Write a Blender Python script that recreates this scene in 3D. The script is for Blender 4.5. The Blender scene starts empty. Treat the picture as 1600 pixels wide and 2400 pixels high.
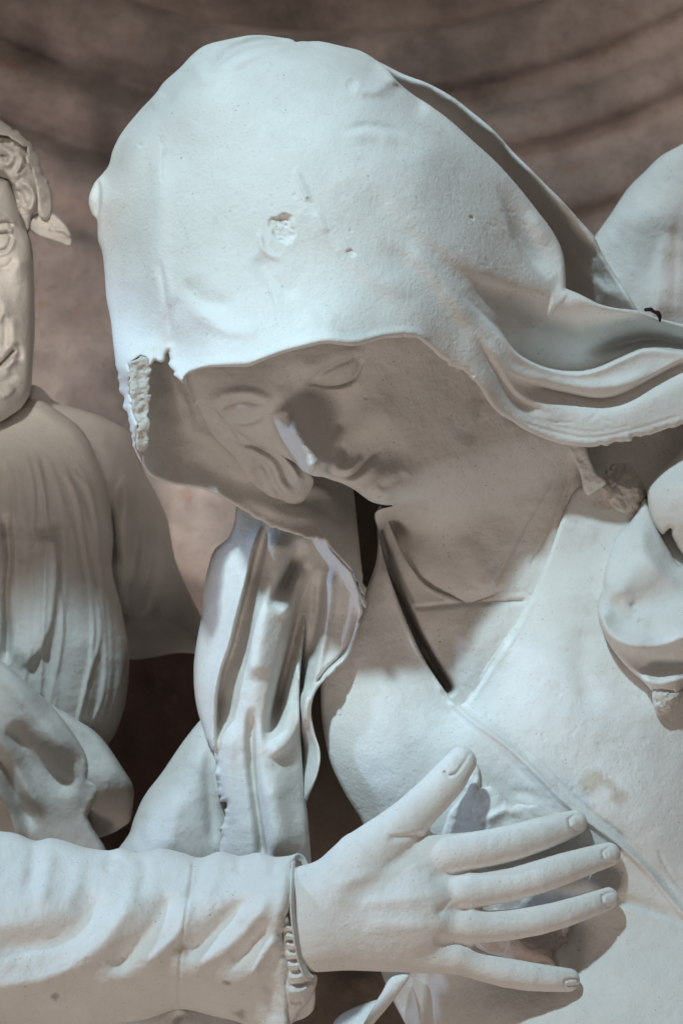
import bpy, math
import numpy as np
from mathutils import Vector, Matrix

# ------------------------------------------------------------------ camera, light, exposure
S = 0.0003            # metres per reference pixel in the focal plane
D = 2.0               # camera distance to that plane
scene = bpy.context.scene
scene.render.engine = 'CYCLES'
cam_d = bpy.data.cameras.new('camera')
cam = bpy.data.objects.new('camera', cam_d)
scene.collection.objects.link(cam)
cam.location = (0, -D, 0)
cam.rotation_euler = (math.pi / 2, 0, 0)
cam_d.sensor_fit = 'VERTICAL'
cam_d.sensor_height = 24.0
cam_d.lens = 24.0 * D / (2400 * S)
cam_d.clip_start = 0.05
cam_d.clip_end = 60
cam_d.dof.use_dof = True
cam_d.dof.focus_distance = D - 340 * S
cam_d.dof.aperture_fstop = 6.3
scene.camera = cam
scene.cycles.use_denoising = True
scene.cycles.use_adaptive_sampling = True
scene.cycles.adaptive_threshold = 0.03
scene.cycles.diffuse_bounces = 3

world = bpy.data.worlds.new('World')
scene.world = world
world.use_nodes = True
bg = world.node_tree.nodes['Background']
bg.inputs['Color'].default_value = (1.0, 0.88, 0.79, 1)
bg.inputs['Strength'].default_value = 0.14

def aim(o, target):
    o.rotation_euler = (Vector(target) - o.location).to_track_quat('-Z', 'Y').to_euler()

def spot(name, loc, target, power, color, radius, angle=40, blend=0.6):
    l = bpy.data.lights.new(name, 'SPOT')
    l.energy = power; l.color = color; l.shadow_soft_size = radius
    l.spot_size = math.radians(angle); l.spot_blend = blend
    o = bpy.data.objects.new(name, l)
    scene.collection.objects.link(o)
    o.location = loc
    aim(o, target)
    return o

spot('gallery_spot_key', (-1.30, -2.60, 3.62), (0.03, 0, -0.04), 620, (0.64, 0.88, 1.0), 0.11, 20, 1.0)
spot('gallery_spot_narrow', (-1.36, -2.62, 3.60), (-0.04, -0.13, 0.125), 300, (0.60, 0.90, 1.0), 0.06, 4.6, 1.0)
spot('gallery_spot_side', (-2.4, -0.5, 1.05), (-0.05, 0, -0.05), 105, (0.47, 0.68, 1.0), 0.06, 30, 1.0)
spot('added_fill_man', (-0.55, -2.2, 0.95), (-0.25, 0.08, 0.17), 190, (1.0, 0.96, 0.88), 0.05, 6.5, 1.0)  # added fill to brighten the man, no known lamp there
spot('added_bounce_fill', (-0.55, -2.0, -2.1), (0.0, 0, 0.0), 88, (1.0, 0.87, 0.78), 0.45, 40, 1.0)  # added fill standing in for warm bounce from below
spot('added_wall_fill', (-0.52, 0.18, -0.05), (-0.05, 0.62, 0.12), 4.8, (1.0, 0.90, 0.88), 0.04, 110, 1.0)  # added fill behind the man to brighten the wall
spot('added_wall_fill_right', (0.80, 0.10, 0.75), (0.15, 0.62, 0.30), 9, (1.0, 0.91, 0.84), 0.04, 100, 1.0)  # second added fill, evens out the upper wall

scene.view_settings.view_transform = 'Standard'
scene.view_settings.look = 'None'
scene.view_settings.exposure = 0.1
scene.view_settings.gamma = 1.0
scene.view_settings.use_curve_mapping = False

# ------------------------------------------------------------------ helpers
def P(x, y, d):
    """reference pixel + distance in front of the focal plane (pixel units) -> world"""
    x = np.asarray(x, float); y = np.asarray(y, float); d = np.asarray(d, float)
    f = (D - d * S) / D
    return np.stack([(x - 800) * S * f, -d * S, (1200 - y) * S * f], -1)

def densify(pts, closed, seg=8.0):
    """centripetal-ish Catmull-Rom through pts; doubled points stay sharp corners"""
    pts = [np.array(p, float) for p in pts]
    n = len(pts); out = []
    rng = range(n) if closed else range(n - 1)
    for i in rng:
        p1, p2 = pts[i], pts[(i + 1) % n]
        L = np.linalg.norm((p2 - p1)[:2])
        if L < 1e-6: continue
        p0 = pts[(i - 1) % n] if (closed or i > 0) else p1
        p3 = pts[(i + 2) % n] if (closed or i + 2 < n) else p2
        a = np.linalg.norm((p1 - p0)[:2]); b = np.linalg.norm((p3 - p2)[:2])
        m1 = (p2 - p0) / (a + L) * L if a > 1e-6 else (p2 - p1)
        m2 = (p3 - p1) / (b + L) * L if b > 1e-6 else (p2 - p1)
        k = max(1, int(L / seg))
        for j in range(k):
            t = j / k
            out.append((2*t**3-3*t**2+1)*p1 + (t**3-2*t**2+t)*m1 + (-2*t**3+3*t**2)*p2 + (t**3-t**2)*m2)
    if not closed: out.append(pts[-1])
    return np.array(out)

def vnoise(x, y, scale, seed):
    rs = np.random.RandomState(seed)
    N = 256
    lat = rs.rand(N, N) * 2 - 1
    u = x / scale + 1000.37; v = y / scale + 1000.71
    iu = np.floor(u).astype(int); iv = np.floor(v).astype(int)
    fu = u - iu; fv = v - iv
    fu = fu*fu*fu*(fu*(fu*6-15)+10); fv = fv*fv*fv*(fv*(fv*6-15)+10)
    a = lat[iu % N, iv % N]; b = lat[(iu+1) % N, iv % N]; c = lat[iu % N, (iv+1) % N]; e = lat[(iu+1) % N, (iv+1) % N]
    return (a*(1-fu)+b*fu)*(1-fv) + (c*(1-fu)+e*fu)*fv

def fbm(x, y, scale, seed, octv=3):
    r = 0; a = 1.0
    for k in range(octv):
        ca, sa = math.cos(k*1.1+.3), math.sin(k*1.1+.3)
        r = r + a * vnoise(x*ca - y*sa, x*sa + y*ca, scale, seed + k*17)
        a *= 0.5; scale *= 0.5
    return r

def rbf(ctrl, X, Y):
    c = np.array(ctrl, float); cx, cy, cd = c[:, 0]/1000, c[:, 1]/1000, c[:, 2]
    n = len(c)
    def phi(r2): return 0.5 * r2 * np.log(r2 + 1e-12)
    A = np.zeros((n+3, n+3))
    A[:n, :n] = phi((cx[:, None]-cx)**2 + (cy[:, None]-cy)**2) + np.eye(n) * 2e-5
    A[:n, n] = A[n, :n] = 1; A[:n, n+1] = A[n+1, :n] = cx; A[:n, n+2] = A[n+2, :n] = cy
    w = np.linalg.solve(A, np.concatenate([cd, [0, 0, 0]]))
    x = X.ravel()/1000; y = Y.ravel()/1000
    out = w[n] + w[n+1]*x + w[n+2]*y
    for i in range(n):
        out = out + w[i] * phi((x-cx[i])**2 + (y-cy[i])**2)
    return out.reshape(X.shape)

def polydist(X, Y, line, reach):
    """distance, signed side and parameter (0..1) of every vertex to a polyline (only within reach)"""
    best = np.full(X.shape, 1e9); side = np.zeros(X.shape); par = np.zeros(X.shape); ex = np.ones(X.shape)
    seg = np.linalg.norm(np.diff(line[:, :2], axis=0), axis=1)
    cum = np.concatenate([[0], np.cumsum(seg)]); tot = max(cum[-1], 1e-6)
    sel0 = np.where((X > line[:, 0].min()-reach) & (X < line[:, 0].max()+reach) & (Y > line[:, 1].min()-reach) & (Y < line[:, 1].max()+reach))[0]
    if len(sel0) == 0: return best, side, par, ex
    xs, ys = X[sel0], Y[sel0]
    b, s_, p_, e_ = best[sel0], side[sel0], par[sel0], ex[sel0]
    has = line.shape[1] > 2
    for i in range(len(seg)):
        if seg[i] < 1e-9: continue
        ax, ay = line[i, :2]; bx, by = line[i+1, :2]
        m = np.where((xs > min(ax, bx)-reach) & (xs < max(ax, bx)+reach) & (ys > min(ay, by)-reach) & (ys < max(ay, by)+reach))[0]
        if len(m) == 0: continue
        tx, ty = (bx-ax)/seg[i], (by-ay)/seg[i]
        qx, qy = xs[m]-ax, ys[m]-ay
        t = np.clip(qx*tx+qy*ty, 0, seg[i])
        dd = np.hypot(qx-t*tx, qy-t*ty)
        up = dd < b[m]
        mm = m[up]
        b[mm] = dd[up]
        s_[mm] = np.sign(tx*qy-ty*qx)[up]
        p_[mm] = ((cum[i]+t)/tot)[up]
        if has: e_[mm] = (line[i, 2] + (line[i+1, 2]-line[i, 2])*t/seg[i])[up]
    best[sel0], side[sel0], par[sel0], ex[sel0] = b, s_, p_, e_
    return best, side, par, ex

def stroke(X, Y, pts, amp, wl, wr=None, taper=0.25, p=2.0):
    """ridge (amp>0) or groove along a line; wl / wr = widths on its left / right side"""
    wr = wl if wr is None else wr
    n3 = any(len(q) > 2 for q in pts)
    pts = [tuple(q) if len(q) > 2 or not n3 else (q[0], q[1], 1.0) for q in pts]
    line = densify(pts, False, 10)
    d, s, t, e = polydist(X, Y, line, 3.2*max(wl, wr))
    w = np.where(s < 0, wl, wr)
    prof = np.exp(-np.minimum(np.abs(d/w), 8)**p)
    if taper > 0:
        k = np.clip(np.minimum(t, 1-t)/taper, 0, 1); prof = prof * k*k*(3-2*k)
    return amp * e * prof

def inside(poly, X, Y):
    r = np.zeros(X.shape, bool)
    x0, y0 = poly[:, 0], poly[:, 1]; x1, y1 = np.roll(x0, -1), np.roll(y0, -1)
    ys = Y[0]
    for i in range(len(poly)):
        lo, hi = min(y0[i], y1[i]), max(y0[i], y1[i])
        j0, j1 = np.searchsorted(ys, lo), np.searchsorted(ys, hi)
        if j1 <= j0: continue
        yy = ys[j0:j1]
        xc = x0[i] + (yy-y0[i])*(x1[i]-x0[i])/(y1[i]-y0[i])
        r[:, j0:j1] ^= X[:, j0:j1] < xc[None, :]
    return r

def mesh_object(name, co, quads, mat, parent=None, smooth=True):
    co = np.asarray(co, float)
    if parent is not None: co = co - np.array(parent.location)
    me = bpy.data.meshes.new(name)
    q = np.asarray(quads, np.int32)
    nv, nf, k = len(co), len(q), q.shape[1]
    me.vertices.add(nv); me.vertices.foreach_set('co', co.astype(np.float32).ravel())
    me.loops.add(nf*k); me.loops.foreach_set('vertex_index', q.ravel())
    me.polygons.add(nf)
    me.polygons.foreach_set('loop_start', np.arange(0, nf*k, k, dtype=np.int32))
    me.polygons.foreach_set('use_smooth', np.full(nf, smooth))
    me.update(calc_edges=True); me.validate()
    me.materials.append(mat)
    o = bpy.data.objects.new(name, me)
    scene.collection.objects.link(o)
    if parent is not None: o.parent = parent
    return o

def shell(name, outline, ctrl, mat, parent=None, strokes=(), step=4.0, rnd=20, drop=None, thick=40,
          noise=((60, 2.0), (14, 0.5)), seed=1, rough=(), dents=(), bulge=None, fn=None, sa=1.0, sn=None, bumps=()):
    """carved sheet of stone: traced outline, sculpted depth, real thickness and a closed back"""
    poly = densify(outline, True, 5.0)
    for (rx, ry, rr, amp) in rough:       # broken, chipped stretches of an edge
        f = np.clip(1 - np.hypot(poly[:, 0]-rx, poly[:, 1]-ry)/rr, 0, 1)**0.5
        poly = poly + (f*amp)[:, None] * np.stack([fbm(poly[:, 0], poly[:, 1], 16, 91), fbm(poly[:, 0], poly[:, 1], 16, 57)], -1)
    xmin, ymin = poly.min(0) - step; xmax, ymax = poly.max(0) + step
    nx, ny = int((xmax-xmin)/step)+2, int((ymax-ymin)/step)+2
    gx = xmin + np.arange(nx)*step; gy = ymin + np.arange(ny)*step
    GX, GY = np.meshgrid(gx, gy, indexing='ij')
    cm = inside(poly, GX[:-1, :-1]+step/2, GY[:-1, :-1]+step/2)
    cnt = np.zeros((nx, ny), int)
    cnt[:-1, :-1] += cm; cnt[1:, :-1] += cm; cnt[:-1, 1:] += cm; cnt[1:, 1:] += cm
    used = cnt > 0; idx = -np.ones((nx, ny), int); idx[used] = np.arange(used.sum())
    X = GX[used].copy(); Y = GY[used].copy(); bnd = (cnt[used] < 4)
    loop = np.vstack([poly, poly[:1]])
    bi = np.where(bnd)[0]
    bx, by = X[bi], Y[bi]
    bd = np.full(len(bi), 1e9); nxp, nyp = bx.copy(), by.copy()
    for i in range(len(poly)):
        a, b = loop[i], loop[i+1]; L2 = ((b-a)**2).sum()
        if L2 < 1e-9: continue
        m = np.where((bx > min(a[0], b[0])-3*step) & (bx < max(a[0], b[0])+3*step) & (by > min(a[1], b[1])-3*step) & (by < max(a[1], b[1])+3*step))[0]
        if len(m) == 0: continue
        t = np.clip(((bx[m]-a[0])*(b[0]-a[0])+(by[m]-a[1])*(b[1]-a[1]))/L2, 0, 1)
        px, py = a[0]+t*(b[0]-a[0]), a[1]+t*(b[1]-a[1])
        dd = np.hypot(px-bx[m], py-by[m]); up = dd < bd[m]
        bd[m[up]] = dd[up]; nxp[m[up]] = px[up]; nyp[m[up]] = py[up]
    X[bi], Y[bi] = nxp, nyp
    d = rbf(ctrl, X, Y)
    for s in strokes: d = d + (sn if sn and s[1] < 0 else sa)*stroke(X, Y, *s)
    for (cx, cy, rx, ry, an, am) in bumps:     # rounded swellings and hollows
        ca, sn = math.cos(math.radians(an)), math.sin(math.radians(an))
        u = ((X-cx)*ca + (Y-cy)*sn)/rx; v = (-(X-cx)*sn + (Y-cy)*ca)/ry
        d = d + am*np.exp(-np.minimum(u*u+v*v, 40)**1.3)
    for k, (sc, am) in enumerate(noise): d = d + am * fbm(X, Y, sc, seed*31+k*7)
    for (cx, cy, r, dep) in dents:        # knocked-out chips, rough inside
        q = np.hypot((X-cx), (Y-cy))/r + 0.25*fbm(X, Y, r*0.9, int(cx))
        m = np.clip((1.12-q)/0.3, 0, 1); m = m*m*(3-2*m)
        d = d - m*(dep + (0.3*dep)*fbm(X, Y, max(6, r*0.35), int(cy)))
    if fn is not None: d = fn(X, Y, d)
    sd, _, _, _ = polydist(X, Y, loop, max(rnd, bulge[0] if bulge else 0)+1)
    if rnd > 0:
        t = np.clip(sd/rnd, 0, 1)
        d = d - (rnd if drop is None else drop)*(1-np.sqrt(np.clip(1-(1-t)**2, 0, 1)))
    th = np.full(X.shape, float(thick))
    if bulge: th = th + bulge[1]*np.sqrt(np.clip(1-(1-np.clip(sd/bulge[0], 0, 1))**2, 0, 1))
    front = P(X, Y, d); back = P(X, Y, d-th)
    a, b, c, e = idx[:-1, :-1][cm], idx[1:, :-1][cm], idx[1:, 1:][cm], idx[:-1, 1:][cm]
    n = len(X)
    F = np.stack([a, e, c, b], -1)
    B = np.stack([a, b, c, e], -1) + n
    # rim between front and back along single edges
    ed = np.concatenate([F[:, [0, 1]], F[:, [1, 2]], F[:, [2, 3]], F[:, [3, 0]]])
    key = np.minimum(ed[:, 0], ed[:, 1])*np.int64(n)+np.maximum(ed[:, 0], ed[:, 1])
    _, inv, c_ = np.unique(key, return_inverse=True, return_counts=True)
    be = ed[c_[inv] == 1]
    R = np.stack([be[:, 1], be[:, 0], be[:, 0]+n, be[:, 1]+n], -1)
    return mesh_object(name, np.vstack([front, back]), np.vstack([F, B, R]), mat, parent)

# ---- signed-distance modelling for fully round forms
class Field:
    def __init__(self, lo, hi, h, dscale=1.0):
        self.lo = np.array(lo, float); self.h = h
        self.n = np.ceil((np.array(hi)-self.lo)/h).astype(int)+1
        self.ax = [self.lo[i]+np.arange(self.n[i])*h for i in range(3)]
        self.v = np.full(self.n, 60.0, np.float32)
    def chain(self, pts, k=12.0, flat=1.0):
        """chain of round cones (x, y, d, r) blended into the field; flat<1 squashes it in depth"""
        p = np.array(pts, float); R = p[:, 3].max()+3*k+4
        sl = []
        for i in range(3):
            lo, hi = p[:, i].min()-R, p[:, i].max()+R
            sl.append(slice(max(0, int((lo-self.lo[i])/self.h)), max(0, min(self.n[i], int((hi-self.lo[i])/self.h)+2))))
        gx = self.ax[0][sl[0]][:, None, None]; gy = self.ax[1][sl[1]][None, :, None]; gz = self.ax[2][sl[2]][None, None, :]
        q = None
        for a, b in zip(p[:-1], p[1:]):
            x, y, z = gx-a[0], gy-a[1], gz-a[2]
            u = b[:3]-a[:3]; L2 = (u**2).sum()+1e-9
            t = np.clip((x*u[0]+y*u[1]+z*u[2])/L2, 0, 1)
            w = np.sqrt((x-t*u[0])**2+(y-t*u[1])**2+((z-t*u[2])/flat)**2) - (a[3]+(b[3]-a[3])*t)
            q = w if q is None else np.minimum(q, w)
        v = self.v[sl[0], sl[1], sl[2]]
        hh = np.clip(0.5+0.5*(v-q)/k, 0, 1); self.v[sl[0], sl[1], sl[2]] = v*(1-hh)+q*hh - k*hh*(1-hh)
    def cone(self, a, b, k=12.0, flat=1.0): self.chain([a, b], k, flat)
    def surface(self):
        v = self.v; s = v < 0; n = self.n
        cs = np.zeros(n-1, np.int8); pos = np.zeros(tuple(n-1)+(3,), np.float32); cn = np.zeros(n-1, np.float32)
        N = n-1
        corners = [(i, j, k) for i in (0, 1) for j in (0, 1) for k in (0, 1)]
        def g(A, c): return A[c[0]:c[0]+N[0], c[1]:c[1]+N[1], c[2]:c[2]+N[2]]
        for c in corners:
            for axis in range(3):
                if c[axis]: continue
                c2 = list(c); c2[axis] = 1
                m = g(s, c) != g(s, c2)
                va, vb = g(v, c)[m], g(v, c2)[m]
                t = va/(va-vb)
                p = np.tile(np.array(c, np.float32), (len(t), 1)); p[:, axis] += t
                pos[m] += p; cn[m] += 1
        act = cn > 0
        idx = -np.ones(N, int); idx[act] = np.arange(act.sum())
        cell = np.argwhere(act)
        co = self.lo + (cell + pos[act]/cn[act][:, None])*self.h
        quads = []
        for axis in range(3):
            b_, c_ = [(1, 2), (2, 0), (0, 1)][axis]
            sl0 = [slice(None)]*3; sl1 = [slice(None)]*3
            sl0[axis] = slice(0, -1); sl1[axis] = slice(1, None)
            e = np.argwhere(s[tuple(sl0)] != s[tuple(sl1)])
            e = e[(e[:, b_] > 0) & (e[:, c_] > 0) & (e[:, b_] < N[b_]) & (e[:, c_] < N[c_])]
            flip = s[tuple(e.T)]
            def at(db, dc):
                q = e.copy(); q[:, b_] -= db; q[:, c_] -= dc; return idx[tuple(q.T)]
            qd = np.stack([at(1, 1), at(0, 1), at(0, 0), at(1, 0)], -1)
            qd[~flip] = qd[~flip][:, ::-1]
            quads.append(qd)
        return co, np.vstack(quads)

def thing(name, label, cat, loc, group=None):
    o = bpy.data.objects.new(name, None); scene.collection.objects.link(o)
    o.location = tuple(float(v) for v in loc); o.empty_display_size = 0.05
    o['label'] = label; o['category'] = cat
    if group: o['group'] = group
    return o

# ------------------------------------------------------------------ materials
def stone(name, base, tint, speck=0.6, stain=(0.40, 0.31, 0.22), stain_amt=0.32, bump=0.45, rough=0.85, scale=1.0, spots=()):
    m = bpy.data.materials.new(name); m.use_nodes = True
    nt = m.node_tree; N = nt.nodes; L = nt.links
    bs = N['Principled BSDF']; bs.inputs['Roughness'].default_value = rough
    bs.inputs['Specular IOR Level'].default_value = 0.25
    geo = N.new('ShaderNodeNewGeometry')
    def noise(sc, det, ro=0.55):
        n = N.new('ShaderNodeTexNoise'); n.inputs['Scale'].default_value = sc*scale; n.inputs['Detail'].default_value = det
        n.inputs['Roughness'].default_value = ro; L.new(geo.outputs['Position'], n.inputs['Vector']); return n.outputs['Fac']
    def ramp(v, lo, hi):
        r = N.new('ShaderNodeMapRange'); r.inputs['From Min'].default_value = lo; r.inputs['From Max'].default_value = hi
        L.new(v, r.inputs['Value']); return r.outputs['Result']
    def mix(f, a, b):
        x = N.new('ShaderNodeMix'); x.data_type = 'RGBA'
        for sock, val in ((x.inputs[0], f), (x.inputs[6], a), (x.inputs[7], b)):
            if isinstance(val, tuple): sock.default_value = val + (1,)
            elif isinstance(val, (int, float)): sock.default_value = val
            else: L.new(val, sock)
        return x.outputs[2]
    def mul(a, k):
        x = N.new('ShaderNodeMath'); x.operation = 'MULTIPLY'; L.new(a, x.inputs[0])
        if isinstance(k, (int, float)): x.inputs[1].default_value = k
        else: L.new(k, x.inputs[1])
        return x.outputs[0]
    c = mix(ramp(noise(14, 6, 0.62), 0.36, 0.66), base, tint)
    c = mix(mul(ramp(noise(150, 4, 0.7), 0.52, 0.75), 0.45), c, tint)
    c = mix(mul(ramp(noise(38, 6, 0.65), 0.60, 0.78), stain_amt), c, stain)
    # dark pores: small spots kept only where a coarser noise allows
    sp = ramp(noise(560, 2), 0.66, 0.73)
    sp = mul(mul(sp, ramp(noise(60, 3), 0.42, 0.60)), speck)
    c = mix(sp, c, (0.16, 0.12, 0.09))
    for (px, py, pd, r, col, st) in spots:      # single spots: stains, and shade painted in face hollows
        v = N.new('ShaderNodeVectorMath'); v.operation = 'DISTANCE'; L.new(geo.outputs['Position'], v.inputs[0]); v.inputs[1].default_value = tuple(P(px, py, pd))
        a_ = N.new('ShaderNodeMath'); a_.operation = 'MULTIPLY_ADD'; L.new(noise(110, 4, 0.6), a_.inputs[0]); a_.inputs[1].default_value = -1.6*r*S; L.new(v.outputs['Value'], a_.inputs[2])
        c = mix(mul(ramp(a_.outputs[0], 0.05*r*S, -0.45*r*S), st), c, col)
    L.new(c, bs.inputs['Base Color'])
    b1 = N.new('ShaderNodeBump'); b1.inputs['Strength'].default_value = bump; b1.inputs['Distance'].default_value = 0.0012
    L.new(noise(420, 5, 0.6), b1.inputs['Height'])
    b2 = N.new('ShaderNodeBump'); b2.inputs['Strength'].default_value = bump*0.5; b2.inputs['Distance'].default_value = 0.002
    L.new(noise(90, 4), b2.inputs['Height']); L.new(b1.outputs['Normal'], b2.inputs['Normal'])
    L.new(b2.outputs['Normal'], bs.inputs['Normal'])
    return m

BG = (0.42, 0.31, 0.20); GY = (0.20, 0.17, 0.14)
M_STONE = stone('pale_limestone', (0.74, 0.72, 0.69), (0.66, 0.635, 0.60), spots=[(1385, 1830, 215, 45, BG, .5), (1425, 1838, 215, 25, BG, .45), (1450, 1870, 220, 30, BG, .5), (528, 2312, 420, 16, GY, .9), (128, 2345, 420, 20, GY, .6), (150, 2372, 400, 14, GY, .7), (560, 2388, 360, 30, GY, .5), (420, 2230, 425, 24, BG, .6), (1610, 1600, 190, 40, GY, .5), (830, 210, 430, 40, BG, .5), (900, 240, 420, 40, BG, .45), (1100, 600, 420, 60, BG, .35), (1040, 640, 460, 50, BG, .3), (1230, 690, 330, 70, BG, .3), (640, 510, 550, 20, GY, .4), (1180, 2100, 170, 60, GY, .5)])  # last spot darkens the bodice behind the fingers
M_SHADE = stone('shade_dark_limestone', (0.17, 0.135, 0.11), (0.10, 0.08, 0.065), stain_amt=0.3)  # dark base colour stands in for shade in the gap
M_SKIN = stone('face_limestone', (0.72, 0.69, 0.655), (0.62, 0.585, 0.545), speck=0.8, spots=[(1420, 1220, 40, 90, BG, .45), (1300, 1250, 50, 70, BG, .3), (1360, 1290, 60, 60, BG, .3), (735, 940, 430, 45, BG, .35), (800, 985, 390, 35, BG, .45), (935, 1130, 390, 30, BG, .35)])  # last three spots paint shade into the face hollows
M_BROKEN = stone('broken_limestone', (0.66, 0.62, 0.57), (0.50, 0.46, 0.41), stain_amt=0.5, bump=0.9)
M_SHIRT = stone('dusty_limestone', (0.66, 0.61, 0.55), (0.52, 0.46, 0.39), stain_amt=0.5)
M_RED = stone('reddish_stone', (0.60, 0.54, 0.50), (0.47, 0.37, 0.33), stain_amt=0.3, bump=0.9)
M_FAR = stone('grey_limestone', (0.64, 0.61, 0.57), (0.54, 0.51, 0.47), speck=0.3)
M_WALL = stone('niche_stone', (0.44, 0.36, 0.32), (0.16, 0.13, 0.115), speck=0.7, stain=(0.30, 0.16, 0.11), stain_amt=0.75, bump=0.9, scale=0.6)
M_DARK = stone('shade_dark_stone', (0.05, 0.028, 0.022), (0.03, 0.018, 0.015), speck=0.2, stain_amt=0.1, scale=0.6)  # near-black base colour stands in for deep shade
M_TWIG = stone('dark_twig', (0.03, 0.015, 0.012), (0.02, 0.01, 0.01), speck=0.0, stain_amt=0.0)

# ------------------------------------------------------------------ the niche behind
def ring_moulding(name, cx, cy, d0, prof, mat, parent=None, a0=35, a1=145, n=160):
    """moulded stone ring round an axis towards the viewer; prof = (radius, depth) in pixel units"""
    prof = densify(prof, False, 12)
    ang = np.radians(np.linspace(a0, a1, n))
    R = prof[:, 0][None, :]; Dp = prof[:, 1][None, :] + d0
    X = cx + R*np.cos(ang)[:, None]; Y = cy + R*np.sin(ang)[:, None]
    Dp = Dp + 5*fbm(X, Y, 90, 5) + 2*fbm(X, Y, 25, 9)
    co = P(X, Y, Dp).reshape(-1, 3)
    m = prof.shape[0]
    i, j = np.meshgrid(np.arange(n-1), np.arange(m-1), indexing='ij')
    a = (i*m+j).ravel()
    return mesh_object(name, co, np.stack([a, a+1, a+m+1, a+m], -1), mat, parent)

WD = -2000
niche = ring_moulding('niche_wall', 790, -1500, WD, [
    (200, -420), (900, -400), (1400, -360), (1560, -330), (1574, -200), (1580, -50),
    (1605, 0), (1660, 22), (1706, 20), (1742, -34), (1785, -32), (1822, 26), (1872, 36), (1908, -10), (1944, -8), (1982, 44), (2048, 62), (2090, 22), (2125, 24), (2165, 70),
    (2300, 80), (2700, 80), (3300, 80), (4300, 80)], M_WALL, None, 20, 160, 260)
niche['kind'] = 'structure'

shade_block = shell('added_shade_block', [(-2400, -900), (-400, -900), (-320, -420), (-2400, -420)], [(-2300, -850, 900), (-700, -850, 900), (-600, -450, 900), (-2300, -450, 900)], M_WALL, None, step=40, rnd=60, thick=900)  # added out of view to keep the key light off the man
side_block = shell('added_side_block', [(-2400, -420), (-959, -420), (-959, 1024), (-2400, 1024)], [(-2300, -400, 350), (-1000, -400, 350), (-1000, 1000, 350), (-2300, 1000, 350)], M_WALL, None, step=40, rnd=60, thick=2600)  # added out of view to block the side light from the man
side_block['kind'] = 'structure'
shade_block['kind'] = 'structure'

shade_panel = shell('shade_backing', [(150, 1490), (700, 1480), (900, 1700), (900, 2600), (-300, 2600), (-300, 1900)],  # dark sheet painted in place of shade on the far wall
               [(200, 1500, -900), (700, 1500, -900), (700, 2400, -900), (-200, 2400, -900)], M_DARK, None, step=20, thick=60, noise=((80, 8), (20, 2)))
shade_panel['kind'] = 'structure'

# ------------------------------------------------------------------ pale figure far right
w = thing('draped_figure_statue', 'pale smooth draped stone figure behind the veil at the upper right edge', 'statue', P(1560, 900, -500))
shell('drapery', [(1380, 580), (1394, 553), (1430, 502), (1470, 442), (1510, 402), (1545, 368), (1585, 345), (1680, 300), (1700, 950), (1440, 900), (1400, 700)],
      [(1394, 553, -420), (1470, 442, -420), (1545, 368, -420), (1680, 300, -430), (1450, 650, -380), (1520, 500, -360), (1530, 700, -350), (1600, 600, -400), (1680, 700, -420), (1440, 880, -400), (1680, 900, -420)],
      M_STONE, w, strokes=[([(1560, 540), (1548, 620), (1540, 760)], 16, 60, 14), ([(1585, 500), (1580, 620), (1575, 760)], -4, 8, 10), ([(1500, 430), (1480, 560), (1470, 700)], 6, 20, 20)],
      rnd=40, thick=200, step=5)

# ------------------------------------------------------------------ veiled woman
W = thing('veiled_woman_statue', 'white stone statue of a woman bowing her head under a heavy veil', 'statue', P(900, 2500, -50))

def sstep(a, b, v):
    t = np.clip((v-a)/(b-a), 0, 1); return t*t*(3-2*t)
HEAD = 85.0
def lean_veil(X, Y, d): return d + HEAD*(1-sstep(900, 1400, X + 0.25*(Y-700))) - 60*sstep(1080, 1380, X)
def lean_lining(X, Y, d): return d + HEAD*(1-0.65*sstep(560, 880, X*0.7+Y*0.3-40))
def lean_face(X, Y, d): return d + (HEAD-18)*(1-sstep(1110, 1270, Y+0.35*(X-950)))

veil_outline = [
    (686, 92), (602, 82), (536, 92), (480, 107), (449, 130), (423, 158), (383, 194), (367, 217), (327, 260), (286, 311), (265, 352), (255, 388),
    (242, 406), (222, 429), (210, 459), (209, 480), (217, 503), (228, 516), (230, 561), (240, 592), (245, 633), (250, 699), (260, 750), (267, 815),
    (280, 907), (294, 964), (305, 1002), (309, 1037), (324, 1071), (342, 1102), (342, 1102), (330, 1075), (322, 1052), (318, 1010), (311, 940), (308, 900), (304, 856), (304, 856), (318, 842), (333, 834), (347, 842),
    (353, 851), (365, 845), (378, 849), (381, 838), (389, 823), (401, 838), (404, 861), (414, 880), (428, 897), (428, 897), (437, 880), (460, 868), (483, 862),
    (525, 860), (583, 859), (602, 852), (659, 830), (717, 815), (763, 805), (800, 809), (830, 811), (865, 803), (899, 794), (937, 791), (960, 791), (983, 798),
    (1006, 815), (1033, 840), (1056, 853), (1102, 884), (1125, 910), (1140, 937), (1167, 968), (1198, 987), (1230, 1008), (1279, 1030), (1323, 1042), (1381, 1048),
    (1419, 1042), (1460, 1035), (1473, 1029), (1502, 1022), (1546, 1011), (1578, 1000), (1600, 994), (1720, 960), (1720, 960), (1730, 800), (1700, 780), (1600, 760), (1540, 745), (1496, 729), (1443, 722), (1402, 712),
    (1361, 691), (1325, 676), (1325, 676), (1324, 640), (1320, 602), (1310, 571), (1290, 536), (1259, 495), (1223, 449), (1188, 408), (1157, 375), (1106, 329), (1055, 283), (1004, 245),
    (968, 222), (930, 190), (905, 160), (887, 145), (846, 120), (800, 108), (750, 97), (715, 97)]
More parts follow.
